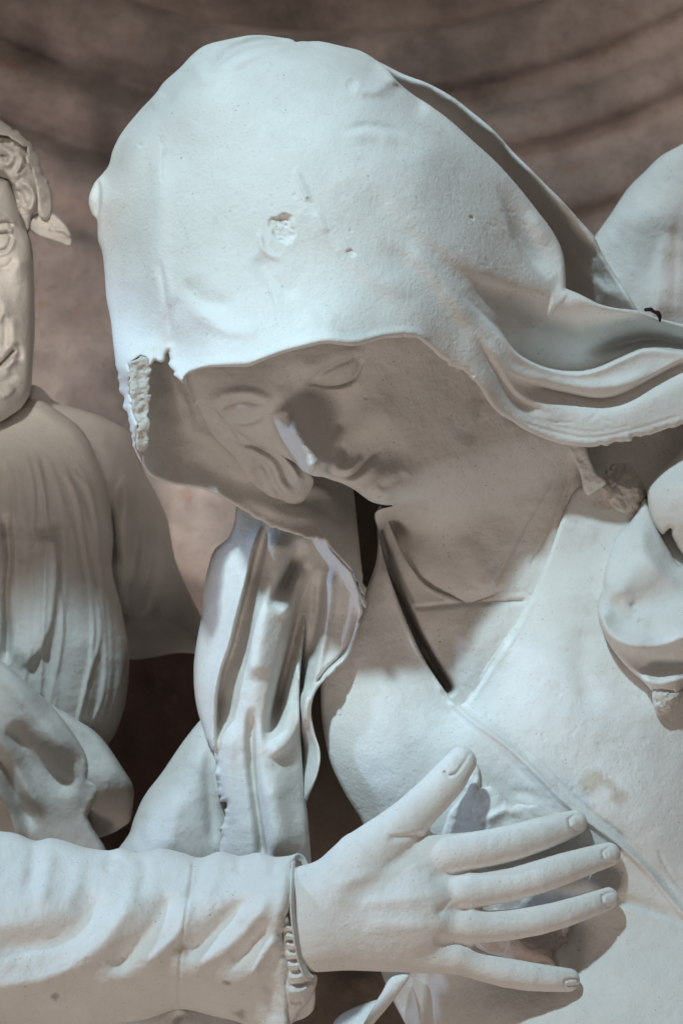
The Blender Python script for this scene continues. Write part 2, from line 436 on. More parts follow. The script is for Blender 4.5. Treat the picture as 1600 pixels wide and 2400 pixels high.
veil_ctrl = [
    (215, 470, 60), (245, 620, 90), (260, 760, 130), (280, 900, 205), (302, 1000, 270), (335, 1095, 290),
    (265, 352, 150), (330, 260, 190), (420, 160, 205), (535, 95, 215), (690, 95, 215), (800, 112, 205), (890, 148, 185), (940, 190, 180),
    (1000, 243, 165), (1106, 329, 165), (1188, 408, 165), (1260, 495, 165), (1310, 575, 175), (1325, 670, 200), (1400, 712, 215), (1496, 732, 210), (1600, 765, 195), (1720, 800, 185),
    (380, 330, 235), (378, 470, 275), (378, 620, 300), (390, 750, 320), (398, 840, 330), (310, 460, 195), (315, 650, 225), (325, 800, 265), (306, 870, 325), (316, 1000, 330),
    (500, 250, 300), (600, 400, 380), (700, 280, 335), (700, 480, 412), (850, 240, 290), (900, 400, 365), (1000, 350, 280), (1050, 450, 285), (1150, 520, 235),
    (550, 600, 405), (700, 630, 425), (850, 600, 408), (480, 740, 415), (700, 740, 474), (900, 720, 420), (1000, 650, 370), (1090, 600, 300),
    (430, 885, 405), (525, 858, 475), (660, 830, 525), (763, 805, 522), (900, 794, 440), (983, 798, 392), (1056, 853, 330), (1125, 910, 300), (1198, 987, 250), (1300, 1027, 235), (1400, 1043, 235), (1500, 1020, 220), (1600, 994, 205), (1720, 960, 190),
    (1100, 720, 320), (1200, 650, 225), (1170, 790, 290), (1260, 870, 260), (1350, 890, 245), (1450, 860, 230), (1550, 830, 205), (1680, 830, 190),
    (1250, 740, 232), (1350, 780, 225), (1450, 780, 215), (1350, 985, 240), (1500, 960, 225), (1200, 920, 262)]
veil_strokes = [
    # silhouette of the cranium turning away
    ([(209, 470), (230, 425), (255, 388), (286, 311), (367, 217), (449, 130), (536, 92), (602, 82), (690, 92), (800, 108), (887, 145), (935, 185)], -90, 34, 34, 0.08),
    # left plane change and nub
    ([(226, 416, 0), (232, 436, .7), (233, 468, 1), (229, 500, .8), (226, 522, 0)], -36, 4, 40, 0.01), ([(380, 300), (378, 420), (368, 600), (385, 720), (398, 830)], 12, 26, 26),
    ([(372, 600), (388, 700), (398, 790)], -9, 7, 10),
    # crown fold
    ([(720, 97), (650, 99), (595, 106), (548, 124), (516, 147), (488, 178)], -62, 4, 20, 0.25), ([(690, 110), (620, 118), (560, 145), (530, 165)], 12, 14, 20),
    ([(440, 140), (470, 170), (480, 210)], 8, 16, 16), ([(350, 245), (365, 240), (380, 215)], 9, 14, 14),
    # right shoulder-side crown pinch leading into the dark crevice
    ([(900, 190), (950, 215), (1010, 262)], -26, 10, 26, 0.3),
    ([(820, 205), (860, 215), (905, 208)], 9, 12, 12), ([(805, 308), (850, 296), (900, 300), (955, 316)], -6, 10, 18), ([(800, 322), (860, 312), (940, 328)], 6, 10, 18),
    # shallow drapes over the cranium
    ([(690, 390), (712, 440), (728, 478)], 5, 7, 9), ([(735, 495), (770, 550)], 4, 8, 8),
    ([(606, 535), (618, 585), (660, 612)], 6, 6, 7), ([(600, 590), (640, 660), (700, 700)], -9, 16, 22), ([(690, 470), (780, 560), (880, 650), (980, 700)], 7, 30, 26),
    ([(430, 650), (470, 700), (560, 720)], -10, 24, 18), ([(420, 690), (400, 760), (410, 830)], -8, 10, 18), ([(440, 720), (520, 770), (620, 780)], 8, 22, 18),
    ([(850, 400), (900, 500), (1000, 600), (1090, 680)], -8, 26, 34), ([(880, 560), (980, 650), (1060, 750), (1120, 830)], -11, 22, 36), ([(950, 560), (1040, 660), (1120, 770)], 8, 16, 20),
    # fold A : lit ridge running to the pinch, pocket beside it
    ([(960, 500, 0), (1040, 560, .3), (1110, 606, .7), (1195, 650, 1), (1262, 668, .8), (1300, 676, 0)], 14, 55, 60, 0.01), ([(980, 570, 0), (1060, 630, .5), (1150, 680, 1), (1290, 715, .6)], -14, 22, 40, 0.01), ([(1165, 430, 0), (1190, 490, .5), (1212, 555, 1), (1245, 610, .9), (1290, 655, 0)], -30, 42, 8, 0.01),
    ([(1235, 490), (1265, 535), (1290, 580)], 8, 20, 18, 0.4),
    ([(1298, 672), (1330, 690), (1390, 712), (1450, 728), (1530, 748), (1600, 764)], 12, 14, 22, 0.3),
    # great valley and the ridge below it
    ([(1010, 620), (1090, 668), (1160, 710), (1240, 742), (1330, 762), (1430, 768), (1530, 775), (1680, 790)], -16, 34, 46, 0.25),
    ([(1085, 690, 0), (1115, 720, .06), (1145, 750, .18), (1180, 788, .45), (1215, 828, .78), (1270, 857, 1), (1335, 870, 1), (1390, 864, 1), (1450, 838, 1), (1510, 815, .9), (1580, 818, .8), (1680, 840, .7)], -150, 95, 3, 0.01),
    ([(1120, 730), (1172, 778), (1212, 828), (1270, 860), (1335, 873), (1390, 867), (1450, 841), (1510, 818), (1580, 821), (1680, 842)], 12, 3, 16, 0.2),
    ([(1360, 835), (1450, 806), (1520, 794), (1600, 806), (1680, 820)], -50, 16, 14, 0.25),
    # second groove
    ([(1180, 870), (1250, 902), (1330, 922), (1400, 934), (1450, 925), (1530, 885), (1600, 850), (1680, 830)], -46, 4, 24, 0.2), ([(1190, 855), (1260, 885), (1340, 902), (1410, 906), (1470, 895), (1540, 862)], 12, 14, 12),
    ([(1110, 780), (1160, 860), (1210, 930), (1290, 972)], -18, 5, 20, 0.3), ([(1140, 790), (1200, 870), (1280, 925)], 8, 12, 12),
    # rolled lip of the rim
    ([(440, 872), (525, 850), (600, 842), (660, 820), (763, 795), (830, 800), (900, 784), (960, 780), (1010, 805)], 7, 12, 14, 0.05),
    ([(1225, 990), (1300, 1012), (1380, 1026), (1470, 1010), (1600, 972)], -2.5, 3, 4, 0.05), ([(1235, 982), (1320, 1003), (1400, 1012), (1480, 996)], -1.5, 3, 3, 0.05),
    ([(1225, 975), (1290, 988), (1350, 992)], -1.5, 3, 3, 0.1)]
def scratches(seed, n, box, ang, amp=-1.6):
    r = np.random.RandomState(seed); out = []
    for _ in range(n):
        x, y = r.uniform(box[0], box[2]), r.uniform(box[1], box[3]); a = math.radians(ang+r.normal(0, 18)); L = r.uniform(12, 55)
        out.append(([(x, y), (x+0.5*L*math.cos(a)+r.uniform(-2, 2), y+0.5*L*math.sin(a)), (x+L*math.cos(a), y+L*math.sin(a))], amp*r.uniform(0.6, 1.6), 2.4, 2.4, 0.2))
    return out
veil_strokes += scratches(3, 16, (300, 250, 1000, 760), 60, -1.2) + scratches(4, 16, (1050, 480, 1250, 640), 35) + scratches(5, 16, (1200, 900, 1560, 1010), 8) + [([(381, 330), (378, 380), (380, 430)], -3, 2.5, 2.5, 0.1), ([(690, 395), (700, 420), (712, 452), (722, 470)], 3, 3, 3, 0.1)]
veil_pits = [(float(x), float(y), float(r), float(dp)) for x, y, r, dp in zip(*[np.random.RandomState(8).uniform(a, b, 8) for a, b in ((280, 1300), (200, 840), (2.6, 4.6), (1.5, 3.0))])]
shell('veil', veil_outline, veil_ctrl, M_STONE, W, strokes=veil_strokes, fn=lean_veil, step=3.2, rnd=14, drop=16, thick=34, noise=((160, 2.2), (40, 0.5), (11, 0.2)), seed=3,
      rough=[(380, 850, 60, 9), (312, 950, 110, 8), (1075, 868, 45, 8), (960, 792, 30, 4), (1470, 1030, 70, 7), (1590, 990, 50, 6), (690, 92, 20, 5)],
      dents=[(661, 538, 30, 8), (670, 514, 15, 6), (822, 594, 10, 5), (1105, 510, 5, 5), (825, 200, 13, 3), (331, 340, 5, 4), (1070, 862, 14, 5), (1095, 876, 12, 5)] + veil_pits)

# back fold of the veil, behind the crevice
shell('veil_back_fold', [(840, 130), (887, 145), (943, 173), (999, 194), (1055, 224), (1106, 263), (1157, 306), (1203, 357), (1244, 398), (1280, 434), (1320, 474), (1361, 520), (1392, 556), (1412, 597),
      (1443, 648), (1468, 684), (1496, 727), (1540, 760), (1500, 830), (1300, 800), (1200, 700), (1100, 500), (960, 330), (860, 220)],
      [(860, 150, 20), (943, 173, 60), (1055, 224, 60), (1157, 306, 60), (1244, 398, 60), (1320, 474, 60), (1392, 556, 50), (1443, 648, 60), (1496, 727, 70),
       (960, 215, 10), (1060, 283, -50), (1160, 375, -90), (1230, 450, -110), (1290, 530, -130), (1340, 620, -130), (1390, 690, -70), (1100, 450, -200), (1250, 650, -220), (1320, 700, -190), (1300, 790, -200), (1500, 830, 0)],
      M_STONE, W, strokes=[([(1260, 500), (1310, 560), (1345, 610), (1400, 650)], 26, 20, 24), ([(1330, 600), (1390, 660), (1450, 710)], 16, 14, 16), ([(1000, 215), (1100, 285), (1200, 380), (1300, 480), (1370, 560), (1430, 660)], 16, 26, 34, 0.1), ([(1380, 570), (1420, 640), (1460, 690)], -6, 12, 8)],
      rnd=26, drop=40, thick=40, seed=4, fn=lambda X, Y, d: lean_veil(np.minimum(X+60, 1080), Y, d) - 80*sstep(1250, 1450, X) - 60*sstep(700, 800, Y))

# inner wall of the hood, left of the face
shell('veil_lining', [(346, 848), (366, 846), (378, 851), (382, 840), (390, 824), (402, 838), (440, 866), (560, 850), (700, 900), (800, 1050), (826, 1140), (836, 1220), (846, 1320), (858, 1425), (846, 1410), (840, 1378), (825, 1341), (802, 1315),
      (776, 1288), (748, 1266), (705, 1258), (668, 1246), (628, 1230), (584, 1204), (560, 1190), (521, 1167), (498, 1155), (468, 1146), (430, 1140), (391, 1132), (353, 1115), (340, 1100), (334, 1080), (340, 1040), (344, 950)],
      [(346, 860, 315), (344, 950, 312), (338, 1050, 305), (338, 1095, 290), (360, 1112, 235), (430, 1138, 150), (521, 1165, 135), (584, 1202, 140), (668, 1245, 150), (748, 1264, 160), (802, 1313, 165), (840, 1378, 165), (852, 1425, 155),
       (378, 880, 190), (380, 960, 165), (376, 1050, 170), (430, 960, 110), (430, 1050, 110), (500, 1000, 100), (560, 1090, 100), (640, 1150, 110), (700, 1200, 120), (760, 1220, 100), (500, 900, 150), (650, 1000, 90), (790, 1160, 20), (830, 1230, 0), (848, 1320, 30), (700, 920, 60), (800, 1060, -20)],
      M_SKIN, W, strokes=[([(360, 880), (365, 980), (352, 1080)], -10, 16, 20), ([(560, 1150), (640, 1195), (740, 1215), (800, 1290)], 14, 24, 18), ([(440, 1060), (520, 1120), (600, 1150)], -10, 24, 26), ([(640, 1190), (740, 1190), (810, 1250)], -18, 14, 22), ([(450, 990), (530, 1060), (600, 1130)], 7, 14, 18), ([(690, 1140), (760, 1150), (815, 1210)], 14, 18, 20),
      ([(400, 870), (440, 960), (450, 1040)], 6, 12, 12)],
      rnd=9, drop=12, thick=22, seed=6, fn=lean_lining, rough=[(640, 1240, 70, 5), (745, 1266, 50, 6), (840, 1400, 70, 6)], step=3.6)

shell('broken_edge', [(303, 856), (318, 840), (334, 834), (350, 844), (353, 900), (351, 980), (349, 1040), (338, 1058), (324, 1058), (317, 1000), (309, 930), (306, 890)],
      [(306, 860, 334), (350, 850, 338), (310, 950, 332), (352, 950, 330), (325, 1050, 322), (348, 1040, 318), (330, 900, 338)], M_BROKEN, W,
      rnd=5, drop=6, thick=26, step=2.2, noise=((70, 9.0), (18, 3.0), (7, 1.0)), seed=8, fn=lean_veil, rough=[(325, 950, 150, 7)])

# locks of hair showing between hood and cheek
shell('hair', [(462, 945), (500, 958), (525, 985), (580, 1025), (650, 1058), (712, 1098), (735, 1125), (722, 1160), (702, 1182), (675, 1192), (640, 1182), (600, 1155), (560, 1110), (535, 1060), (505, 1030), (480, 985)],
      [(470, 950, 180), (525, 990, 185), (600, 1040, 178), (700, 1100, 158), (730, 1140, 118), (690, 1188, 100), (620, 1168, 98), (540, 1068, 96), (492, 1005, 118), (575, 1060, 150), (620, 1105, 158), (670, 1140, 150)], M_SKIN, W,
      strokes=[([(560, 1022), (600, 1048), (645, 1066), (664, 1096), (676, 1132), (704, 1150)], -13, 8, 10, 0.25), ([(500, 975), (535, 1005), (555, 1030), (592, 1050)], -16, 6, 8, 0.15), ([(515, 1010), (552, 1034), (578, 1058), (612, 1078), (634, 1112), (655, 1152), (690, 1172)], -11, 6, 9, 0.2),
               ([(530, 1015), (565, 1042), (605, 1064), (640, 1090), (655, 1130), (690, 1160)], 12, 12, 12, 0.15), ([(590, 1090), (612, 1112), (622, 1145), (655, 1172)], 8, 10, 10, 0.2), ([(610, 1040), (660, 1072), (690, 1105), (702, 1135)], 14, 9, 8, 0.15), ([(560, 1070), (585, 1100), (600, 1135)], -7, 7, 7, 0.2)],
      rnd=14, drop=5, thick=40, seed=9, step=2.6, fn=lean_lining)

face_outline = [(455, 946), (468, 949), (506, 964), (529, 991), (567, 1018), (587, 1033), (621, 1048), (652, 1064), (690, 1084), (702, 1096), (714, 1106), (736, 1116), (757, 1118), (780, 1126), (799, 1132), (830, 1148), (853, 1165), (872, 1177), (903, 1184), (925, 1184),
      (880, 1200), (885, 1240), (905, 1290), (930, 1345), (980, 1410), (1060, 1450), (1100, 1460), (1240, 1450), (1330, 1300), (1370, 1100), (1290, 980), (1150, 850), (980, 750), (760, 770), (600, 815), (440, 850)]
face_ctrl = [(462, 946, 250), (529, 988, 238), (587, 1030, 236), (652, 1062, 238), (690, 1082, 240),
      (470, 890, 300), (560, 890, 335), (640, 890, 352), (720, 860, 362), (800, 820, 350), (900, 810, 315), (1000, 820, 265), (600, 820, 340), (760, 770, 360),
      (540, 935, 318), (600, 925, 338), (660, 935, 345), (575, 975, 292), (540, 965, 285), (620, 985, 290), (620, 1025, 258), (590, 1005, 268),
      (690, 1000, 345), (712, 1050, 352), (735, 1100, 345), (760, 1108, 318), (655, 1000, 292), (670, 1045, 270),
      (720, 960, 300), (760, 915, 292), (800, 868, 312), (840, 845, 308), (745, 955, 286), (770, 1000, 284), (800, 985, 258), (760, 1060, 318), (784, 1035, 290), (850, 940, 278), (900, 960, 283), (950, 930, 265), (860, 1010, 268),
      (790, 1060, 268), (795, 1100, 282), (820, 1120, 268), (770, 1118, 285), (850, 1080, 262), (900, 1045, 250), (870, 1130, 265), (905, 1140, 262), (905, 1176, 235), (860, 1165, 242), (950, 1090, 240), (1000, 1020, 225), (1050, 950, 205), (1100, 950, 180), (950, 1150, 225), (1000, 1120, 205), (1080, 1080, 175), (1150, 1050, 140), (1250, 1050, 85), (1200, 980, 120), (1050, 870, 215), (1350, 1100, 20),
      (1050, 1180, 118), (1000, 1200, 92), (925, 1215, -10), (930, 1280, 10), (960, 1320, 46), (1050, 1290, 66), (1150, 1200, 85), (1090, 1410, 68), (1010, 1375, 58), (1160, 1390, 72), (1230, 1235, 64), (1200, 1310, 70), (1245, 1400, 66), (1270, 1330, 60), (1300, 1140, 52), (1340, 1200, 40), (900, 1250, -30), (1100, 1455, 20)]
face_strokes = [
    # left eye : brow, upper lid, lash line
    ([(480, 955), (520, 930), (570, 922), (620, 935), (650, 955)], 8, 14, 12), ([(505, 965), (530, 950), (570, 941), (605, 945), (622, 955)], -5, 7, 7, 0.2),
    ([(524, 984), (556, 992), (590, 990), (613, 976), (622, 954)], -4.5, 8, 4, 0.25), ([(545, 1002), (580, 1006), (612, 997), (634, 976)], 3, 7, 8, 0.2),
    # right eye : lid bulge and lash line
    ([(700, 880), (760, 848), (830, 824), (860, 812)], 7, 18, 12), ([(716, 900), (765, 866), (815, 842), (850, 826)], -7, 6, 8, 0.2),
    ([(714, 906), (735, 900), (762, 906), (797, 904), (822, 894), (841, 870), (850, 838)], -9, 9, 4, 0.12), ([(730, 918), (780, 918), (825, 906), (852, 880)], 4, 8, 14, 0.2),
    # nose : ridge, overlapping left contour, wing
    ([(648, 945), (672, 988), (699, 1038), (724, 1085), (740, 1112)], 16, 30, 14, 0.15), ([(636, 968, .1), (650, 1000, .5), (668, 1032, .9), (690, 1070, 1), (706, 1098, .9), (728, 1114, .6)], 24, 44, 6, 0.02),
    ([(768, 1060), (772, 1025), (788, 998), (812, 986)], -7, 10, 14, 0.25), ([(750, 1030), (762, 1070), (765, 1100)], 7, 16, 12, 0.25), ([(768, 1116), (772, 1088), (780, 1058)], -7, 6, 12, 0.25),
    # lips
    ([(768, 1106, .6), (798, 1117, 1), (828, 1113, 1), (855, 1086, .8), (882, 1060, .45), (900, 1046, .15)], -8, 5, 8, 0.1), ([(778, 1098), (805, 1104), (826, 1098), (850, 1070)], 6, 9, 6, 0.2), ([(800, 1128), (835, 1124), (865, 1100), (890, 1075)], 7, 9, 12, 0.3),
    ([(880, 1146), (925, 1130), (955, 1105)], -6, 12, 16), ([(792, 1036), (803, 1062), (806, 1092)], -5, 9, 9),
    # jaw underside
    ([(890, 1198), (930, 1192), (970, 1184), (1010, 1192)], -18, 12, 24, 0.2),
    ([(1130, 900), (1120, 980), (1090, 1050)], -7, 26, 26), ([(1080, 1250), (1120, 1330), (1160, 1400)], 6, 30, 30), ([(1310, 1095), (1235, 1225), (1190, 1310), (1150, 1395)], -2.5, 3.5, 3.5, 0.1), ([(1335, 1110), (1290, 1230), (1240, 1330)], -2.5, 3.5, 3.5, 0.1)]
shell('face_and_neck', face_outline, face_ctrl, M_SKIN, W, strokes=face_strokes, sa=1.6, fn=lean_face, step=2.6, rnd=16, drop=26, thick=60, noise=((70, 2.0), (18, 0.6)), seed=11,
      dents=[(856, 933, 4, 3)], bumps=[(788, 874, 62, 26, -24, 15), (570, 968, 50, 24, -10, 9), (900, 1130, 60, 42, -20, 22), (880, 985, 70, 45, 10, 12), (745, 1082, 40, 34, 30, 16), (782, 1056, 22, 22, 0, 9), (700, 1010, 30, 55, -28, 10), (728, 918, 56, 34, 25, -15), (800, 1090, 30, 16, 10, 6)])

# chemise under the bodice and shadowed shoulder
shell('chemise', [(884, 1195), (892, 1185), (925, 1260), (955, 1318), (1000, 1372), (1060, 1400), (1090, 1410), (1150, 1395), (1195, 1310), (1230, 1230), (1310, 1090), (1300, 1000), (1420, 1000), (1700, 950), (1700, 1500), (1350, 1560), (1080, 1690), (1040, 1650), (950, 1500), (892, 1330)],
      [(885, 1200, 0), (900, 1300, 20), (955, 1320, 60), (1000, 1375, 68), (1090, 1412, 76), (1150, 1400, 74), (1230, 1235, 56), (1310, 1100, 26), (1020, 1440, 82), (1060, 1500, 90), (1100, 1560, 98), (1078, 1640, 98), (1150, 1480, 98), (1200, 1430, 82), (940, 1440, 60), (980, 1540, 70), (1245, 1400, 70), (1300, 1280, 40), (1400, 1200, 40), (1450, 1100, 0), (1400, 1040, -40), (1530, 1080, -60), (1690, 1000, -90), (1600, 1300, 0), (1400, 1450, 20), (1300, 1020, 0)],
      M_SKIN, W, strokes=[([(965, 1422), (1000, 1420), (1060, 1414), (1130, 1410), (1235, 1406)], -9, 3, 8, 0.05), ([(876, 1210), (900, 1320), (938, 1410), (983, 1503), (1028, 1578), (1064, 1632)], -110, 10, 26, 0.08), ([(1310, 1120), (1250, 1240), (1190, 1380)], -4, 4, 4, 0.1), ([(1345, 1100), (1300, 1230), (1250, 1340)], -5, 5, 6, 0.1),
      ([(890, 1180), (925, 1262), (960, 1325), (1010, 1380), (1070, 1408)], 4, 8, 5, 0.05), ([(870, 1200), (912, 1300), (955, 1390), (975, 1420)], -12, 7, 7, 0.1)],
      rnd=8, drop=4, thick=30, seed=13)

# pale strut and rough lump left on the shoulder
shell('stone_strut', [(1318, 1030), (1365, 1035), (1382, 1075), (1395, 1105), (1420, 1130), (1395, 1150), (1376, 1160), (1366, 1148), (1358, 1110), (1342, 1075)],
      [(1330, 1040, 75), (1370, 1050, 75), (1350, 1090, 75), (1390, 1110, 68), (1375, 1155, 62), (1415, 1130, 60)], M_STONE, W, strokes=[([(1350, 1082), (1372, 1074), (1380, 1070)], -4, 3, 3)], rnd=8, drop=10, thick=80, step=3, seed=14, noise=((20, 2.5), (8, 1)))
shell('broken_lump', [(1418, 1100), (1440, 1086), (1470, 1088), (1492, 1110), (1512, 1150), (1512, 1180), (1490, 1205), (1450, 1200), (1420, 1170), (1400, 1140)],
      [(1420, 1105, 14), (1470, 1090, -4), (1510, 1165, 28), (1450, 1200, 42), (1405, 1140, 32), (1450, 1140, 50), (1480, 1150, 52)], M_BROKEN, W, rnd=20, drop=8, thick=90, step=3, seed=15, noise=((26, 6), (9, 3)))

bodice_outline = [(888, 1262), (896, 1300), (908, 1340), (935, 1415), (962, 1480), (995, 1548), (1030, 1602), (1058, 1640), (1068, 1650), (1068, 1650), (1080, 1652), (1100, 1618), (1160, 1525), (1210, 1450), (1245, 1395), (1285, 1300), (1330, 1180), (1360, 1140), (1420, 1165), (1480, 1195), (1560, 1210), (1720, 1250),
      (1730, 1900), (1730, 2520), (1010, 2520), (960, 2420), (905, 2310), (866, 2180), (862, 1990), (850, 1930), (812, 1866), (783, 1808), (768, 1764), (752, 1660), (760, 1560), (800, 1480), (850, 1395), (880, 1320)]
bodice_ctrl = [(885, 1245, 25), (845, 1320, 0), (908, 1340, 76), (935, 1415, 92), (995, 1548, 102), (1058, 1640, 110), (820, 1500, 85), (770, 1650, 80), (768, 1764, 85), (783, 1808, 85), (850, 1930, 85), (880, 1600, 125), (850, 1720, 140), (920, 1750, 170), (900, 1850, 160), (980, 1680, 150), (1000, 1800, 180),
      (1080, 1650, 112), (1160, 1525, 105), (1245, 1395, 80), (1330, 1180, 62), (1400, 1180, 40), (1300, 1400, 100), (1280, 1550, 145), (1180, 1640, 145), (1380, 1500, 130), (1420, 1650, 170), (1320, 1750, 200), (1500, 1750, 190), (1560, 1650, 150), (1600, 1800, 170), (1700, 1700, 90), (1700, 1900, 130), (1700, 1300, 20), (1550, 1350, 60),
      (1200, 1760, 190), (1100, 1720, 175), (1400, 1880, 225), (1400, 1960, 225), (1550, 1950, 215), (1550, 2080, 215), (1100, 1900, 190), (1000, 2000, 160), (900, 2100, 110), (1200, 2080, 175), (1350, 2120, 205), (1480, 2120, 222), (1600, 2180, 225), (1400, 2210, 235), (1200, 2220, 190), (1000, 2230, 80),
      (1300, 2330, 285), (1150, 2380, 250), (1500, 2320, 300), (1650, 2320, 290), (1450, 2450, 350), (1200, 2480, 300), (1010, 2380, 40), (930, 2330, -60), (1000, 2460, 0), (1080, 2400, 150), (1680, 2500, 340)]
bodice_strokes = scratches(13, 14, (1280, 1400, 1600, 1900), 70) + [
    ([(900, 1320), (928, 1410), (960, 1490), (1000, 1560), (1045, 1625)], 10, 14, 9, 0.05), ([(905, 1360), (935, 1450), (975, 1530), (1030, 1615)], -5, 4, 4, 0.1), ([(1225, 1440), (1175, 1520), (1115, 1612), (1085, 1655)], -9, 5, 5, 0.05), ([(1262, 1390), (1195, 1505), (1130, 1605), (1098, 1660)], 3, 7, 9, 0.1),
    # corded seam
    ([(1050, 1640), (1110, 1692), (1180, 1742), (1240, 1796), (1310, 1868), (1370, 1920), (1440, 1972), (1500, 2025), (1560, 2095), (1640, 2190)], 12, 6, 7, 0.02), ([(1060, 1625), (1120, 1675), (1190, 1724), (1255, 1780), (1325, 1850), (1390, 1908), (1460, 1962), (1520, 2018), (1580, 2090)], -4, 5, 5, 0.05), ([(1040, 1655), (1095, 1705), (1165, 1758), (1225, 1812), (1295, 1885)], -4, 4, 5, 0.05),
    ([(1430, 2105), (1500, 2125), (1570, 2150), (1660, 2200)], -12, 16, 10, 0.2), ([(1540, 1990), (1570, 2050), (1620, 2110)], -5, 4, 4, 0.1), ([(1380, 1450), (1360, 1560), (1400, 1680)], -8, 30, 30), ([(1180, 1850), (1260, 1870), (1330, 1930)], -6, 12, 12)]
shell('bodice', bodice_outline, bodice_ctrl, M_STONE, W, strokes=bodice_strokes, step=4, rnd=10, drop=9, thick=34, noise=((110, 2.5), (30, 0.5), (9, 0.25)), seed=17, dents=[(float(x), float(y), 3.6, 2.2) for x, y in np.random.RandomState(9).uniform((1100, 1500), (1600, 2000), (36, 2))])

# core of the body behind the hanging cloth, shade painted as dark stone
shell('torso', [(560, 1350), (760, 1300), (790, 1080), (960, 1080), (980, 1350), (1000, 1600), (1150, 2300), (1150, 2520), (430, 2520), (420, 2050), (540, 1800)], [(600, 1400, -260), (900, 1400, -200), (850, 1100, -120), (950, 1120, -120), (950, 1900, -300), (600, 1900, -320), (450, 2450, -320), (1100, 2450, -300)], M_SHADE, W, step=10, rnd=30, thick=220, seed=18)
shell('left_sleeve', [(500, 1655), (469, 1688), (428, 1740), (379, 1812), (339, 1865), (314, 1920), (305, 1950), (270, 2020), (560, 2080), (640, 1900), (600, 1750)],
      [(469, 1688, -10), (428, 1740, -10), (379, 1812, -10), (314, 1920, 0), (280, 2010, 0), (480, 1780, 55), (420, 1900, 75), (380, 1990, 90), (520, 1900, 40), (560, 2060, 40), (600, 1780, 0)], M_STONE, W,
      strokes=[([(488, 1740), (490, 1850), (500, 1990)], -16, 14, 14, 0.2), ([(420, 1850), (400, 1940), (400, 2010)], 8, 20, 20), ([(340, 1900), (330, 1950), (340, 2000)], -6, 14, 14)], rnd=34, drop=40, thick=60, seed=19)

# hanging ends of the veil
shell('veil_end', [(560, 1180), (548, 1230), (534, 1261), (503, 1288), (490, 1322), (478, 1380), (473, 1441), (463, 1494), (455, 1552), (455, 1609), (461, 1655), (471, 1693), (488, 1739), (507, 1778), (509, 1839), (522, 1873), (530, 1900), (520, 1946), (523, 2060), (735, 2070), (731, 2040), (721, 1915), (714, 1858), (708, 1782), (703, 1700), (702, 1600), (712, 1500), (722, 1420), (738, 1340), (760, 1260), (700, 1220), (620, 1180)],
      [(566, 1195, 60), (503, 1288, 60), (478, 1380, 60), (458, 1552, 60), (465, 1670, 70), (505, 1770, 90), (520, 1900, 110), (525, 2040, 110), (530, 1330, 110), (515, 1480, 120), (500, 1600, 125), (560, 1280, 110), (610, 1250, 95),
       (640, 1300, 125), (620, 1450, 165), (608, 1600, 175), (595, 1750, 172), (640, 1850, 185), (565, 1850, 150), (660, 1970, 190), (560, 2030, 140), (720, 2030, 130), (712, 1860, 125), (700, 1720, 110), (704, 1600, 90), (715, 1480, 80), (735, 1350, 60), (700, 1260, 80), (760, 1260, 40)],
      M_STONE, W, strokes=[
          # left panel edge, then the shaded return
          ([(624, 1225), (603, 1284), (584, 1364), (565, 1437), (545, 1517), (526, 1571), (515, 1628), (511, 1690), (506, 1750)], -52, 44, 6, 0.24), ([(618, 1225), (596, 1290), (577, 1368), (557, 1440), (538, 1517), (520, 1571), (508, 1628), (503, 1700), (502, 1780), (512, 1850)], 18, 6, 16, 0.08),
          ([(641, 1236), (624, 1303), (610, 1372), (599, 1456), (591, 1533), (588, 1600)], 26, 40, 10, 0.12),
           ([(545, 1680), (535, 1800), (545, 1950)], 10, 16, 16), ([(590, 1650), (590, 1780), (612, 1960), (620, 2040)], -22, 14, 12, 0.15),
          # pocket A
          ([(712, 1262), (690, 1310), (668, 1360), (650, 1400), (634, 1434)], -46, 22, 13, 0.42), ([(722, 1330), (702, 1388), (674, 1430), (644, 1446)], 15, 9, 22, 0.25),
          # dark run and pocket B
          ([(730, 1310), (712, 1390), (697, 1450), (678, 1530), (660, 1600), (640, 1690), (618, 1762)], -58, 20, 15, 0.28), ([(704, 1640), (693, 1708), (662, 1750), (622, 1774)], 22, 10, 30, 0.22),
          ([(704, 1560), (704, 1650), (706, 1720)], 22, 10, 8, 0.2), ([(640, 1800), (650, 1900), (670, 2020)], 14, 24, 30, 0.3)],
      rnd=14, drop=26, thick=40, step=3.2, seed=21, sa=1.3, sn=1.9, rough=[(510, 1720, 30, 7), (522, 1880, 70, 9), (520, 1940, 30, 7), (510, 1800, 60, 4)])
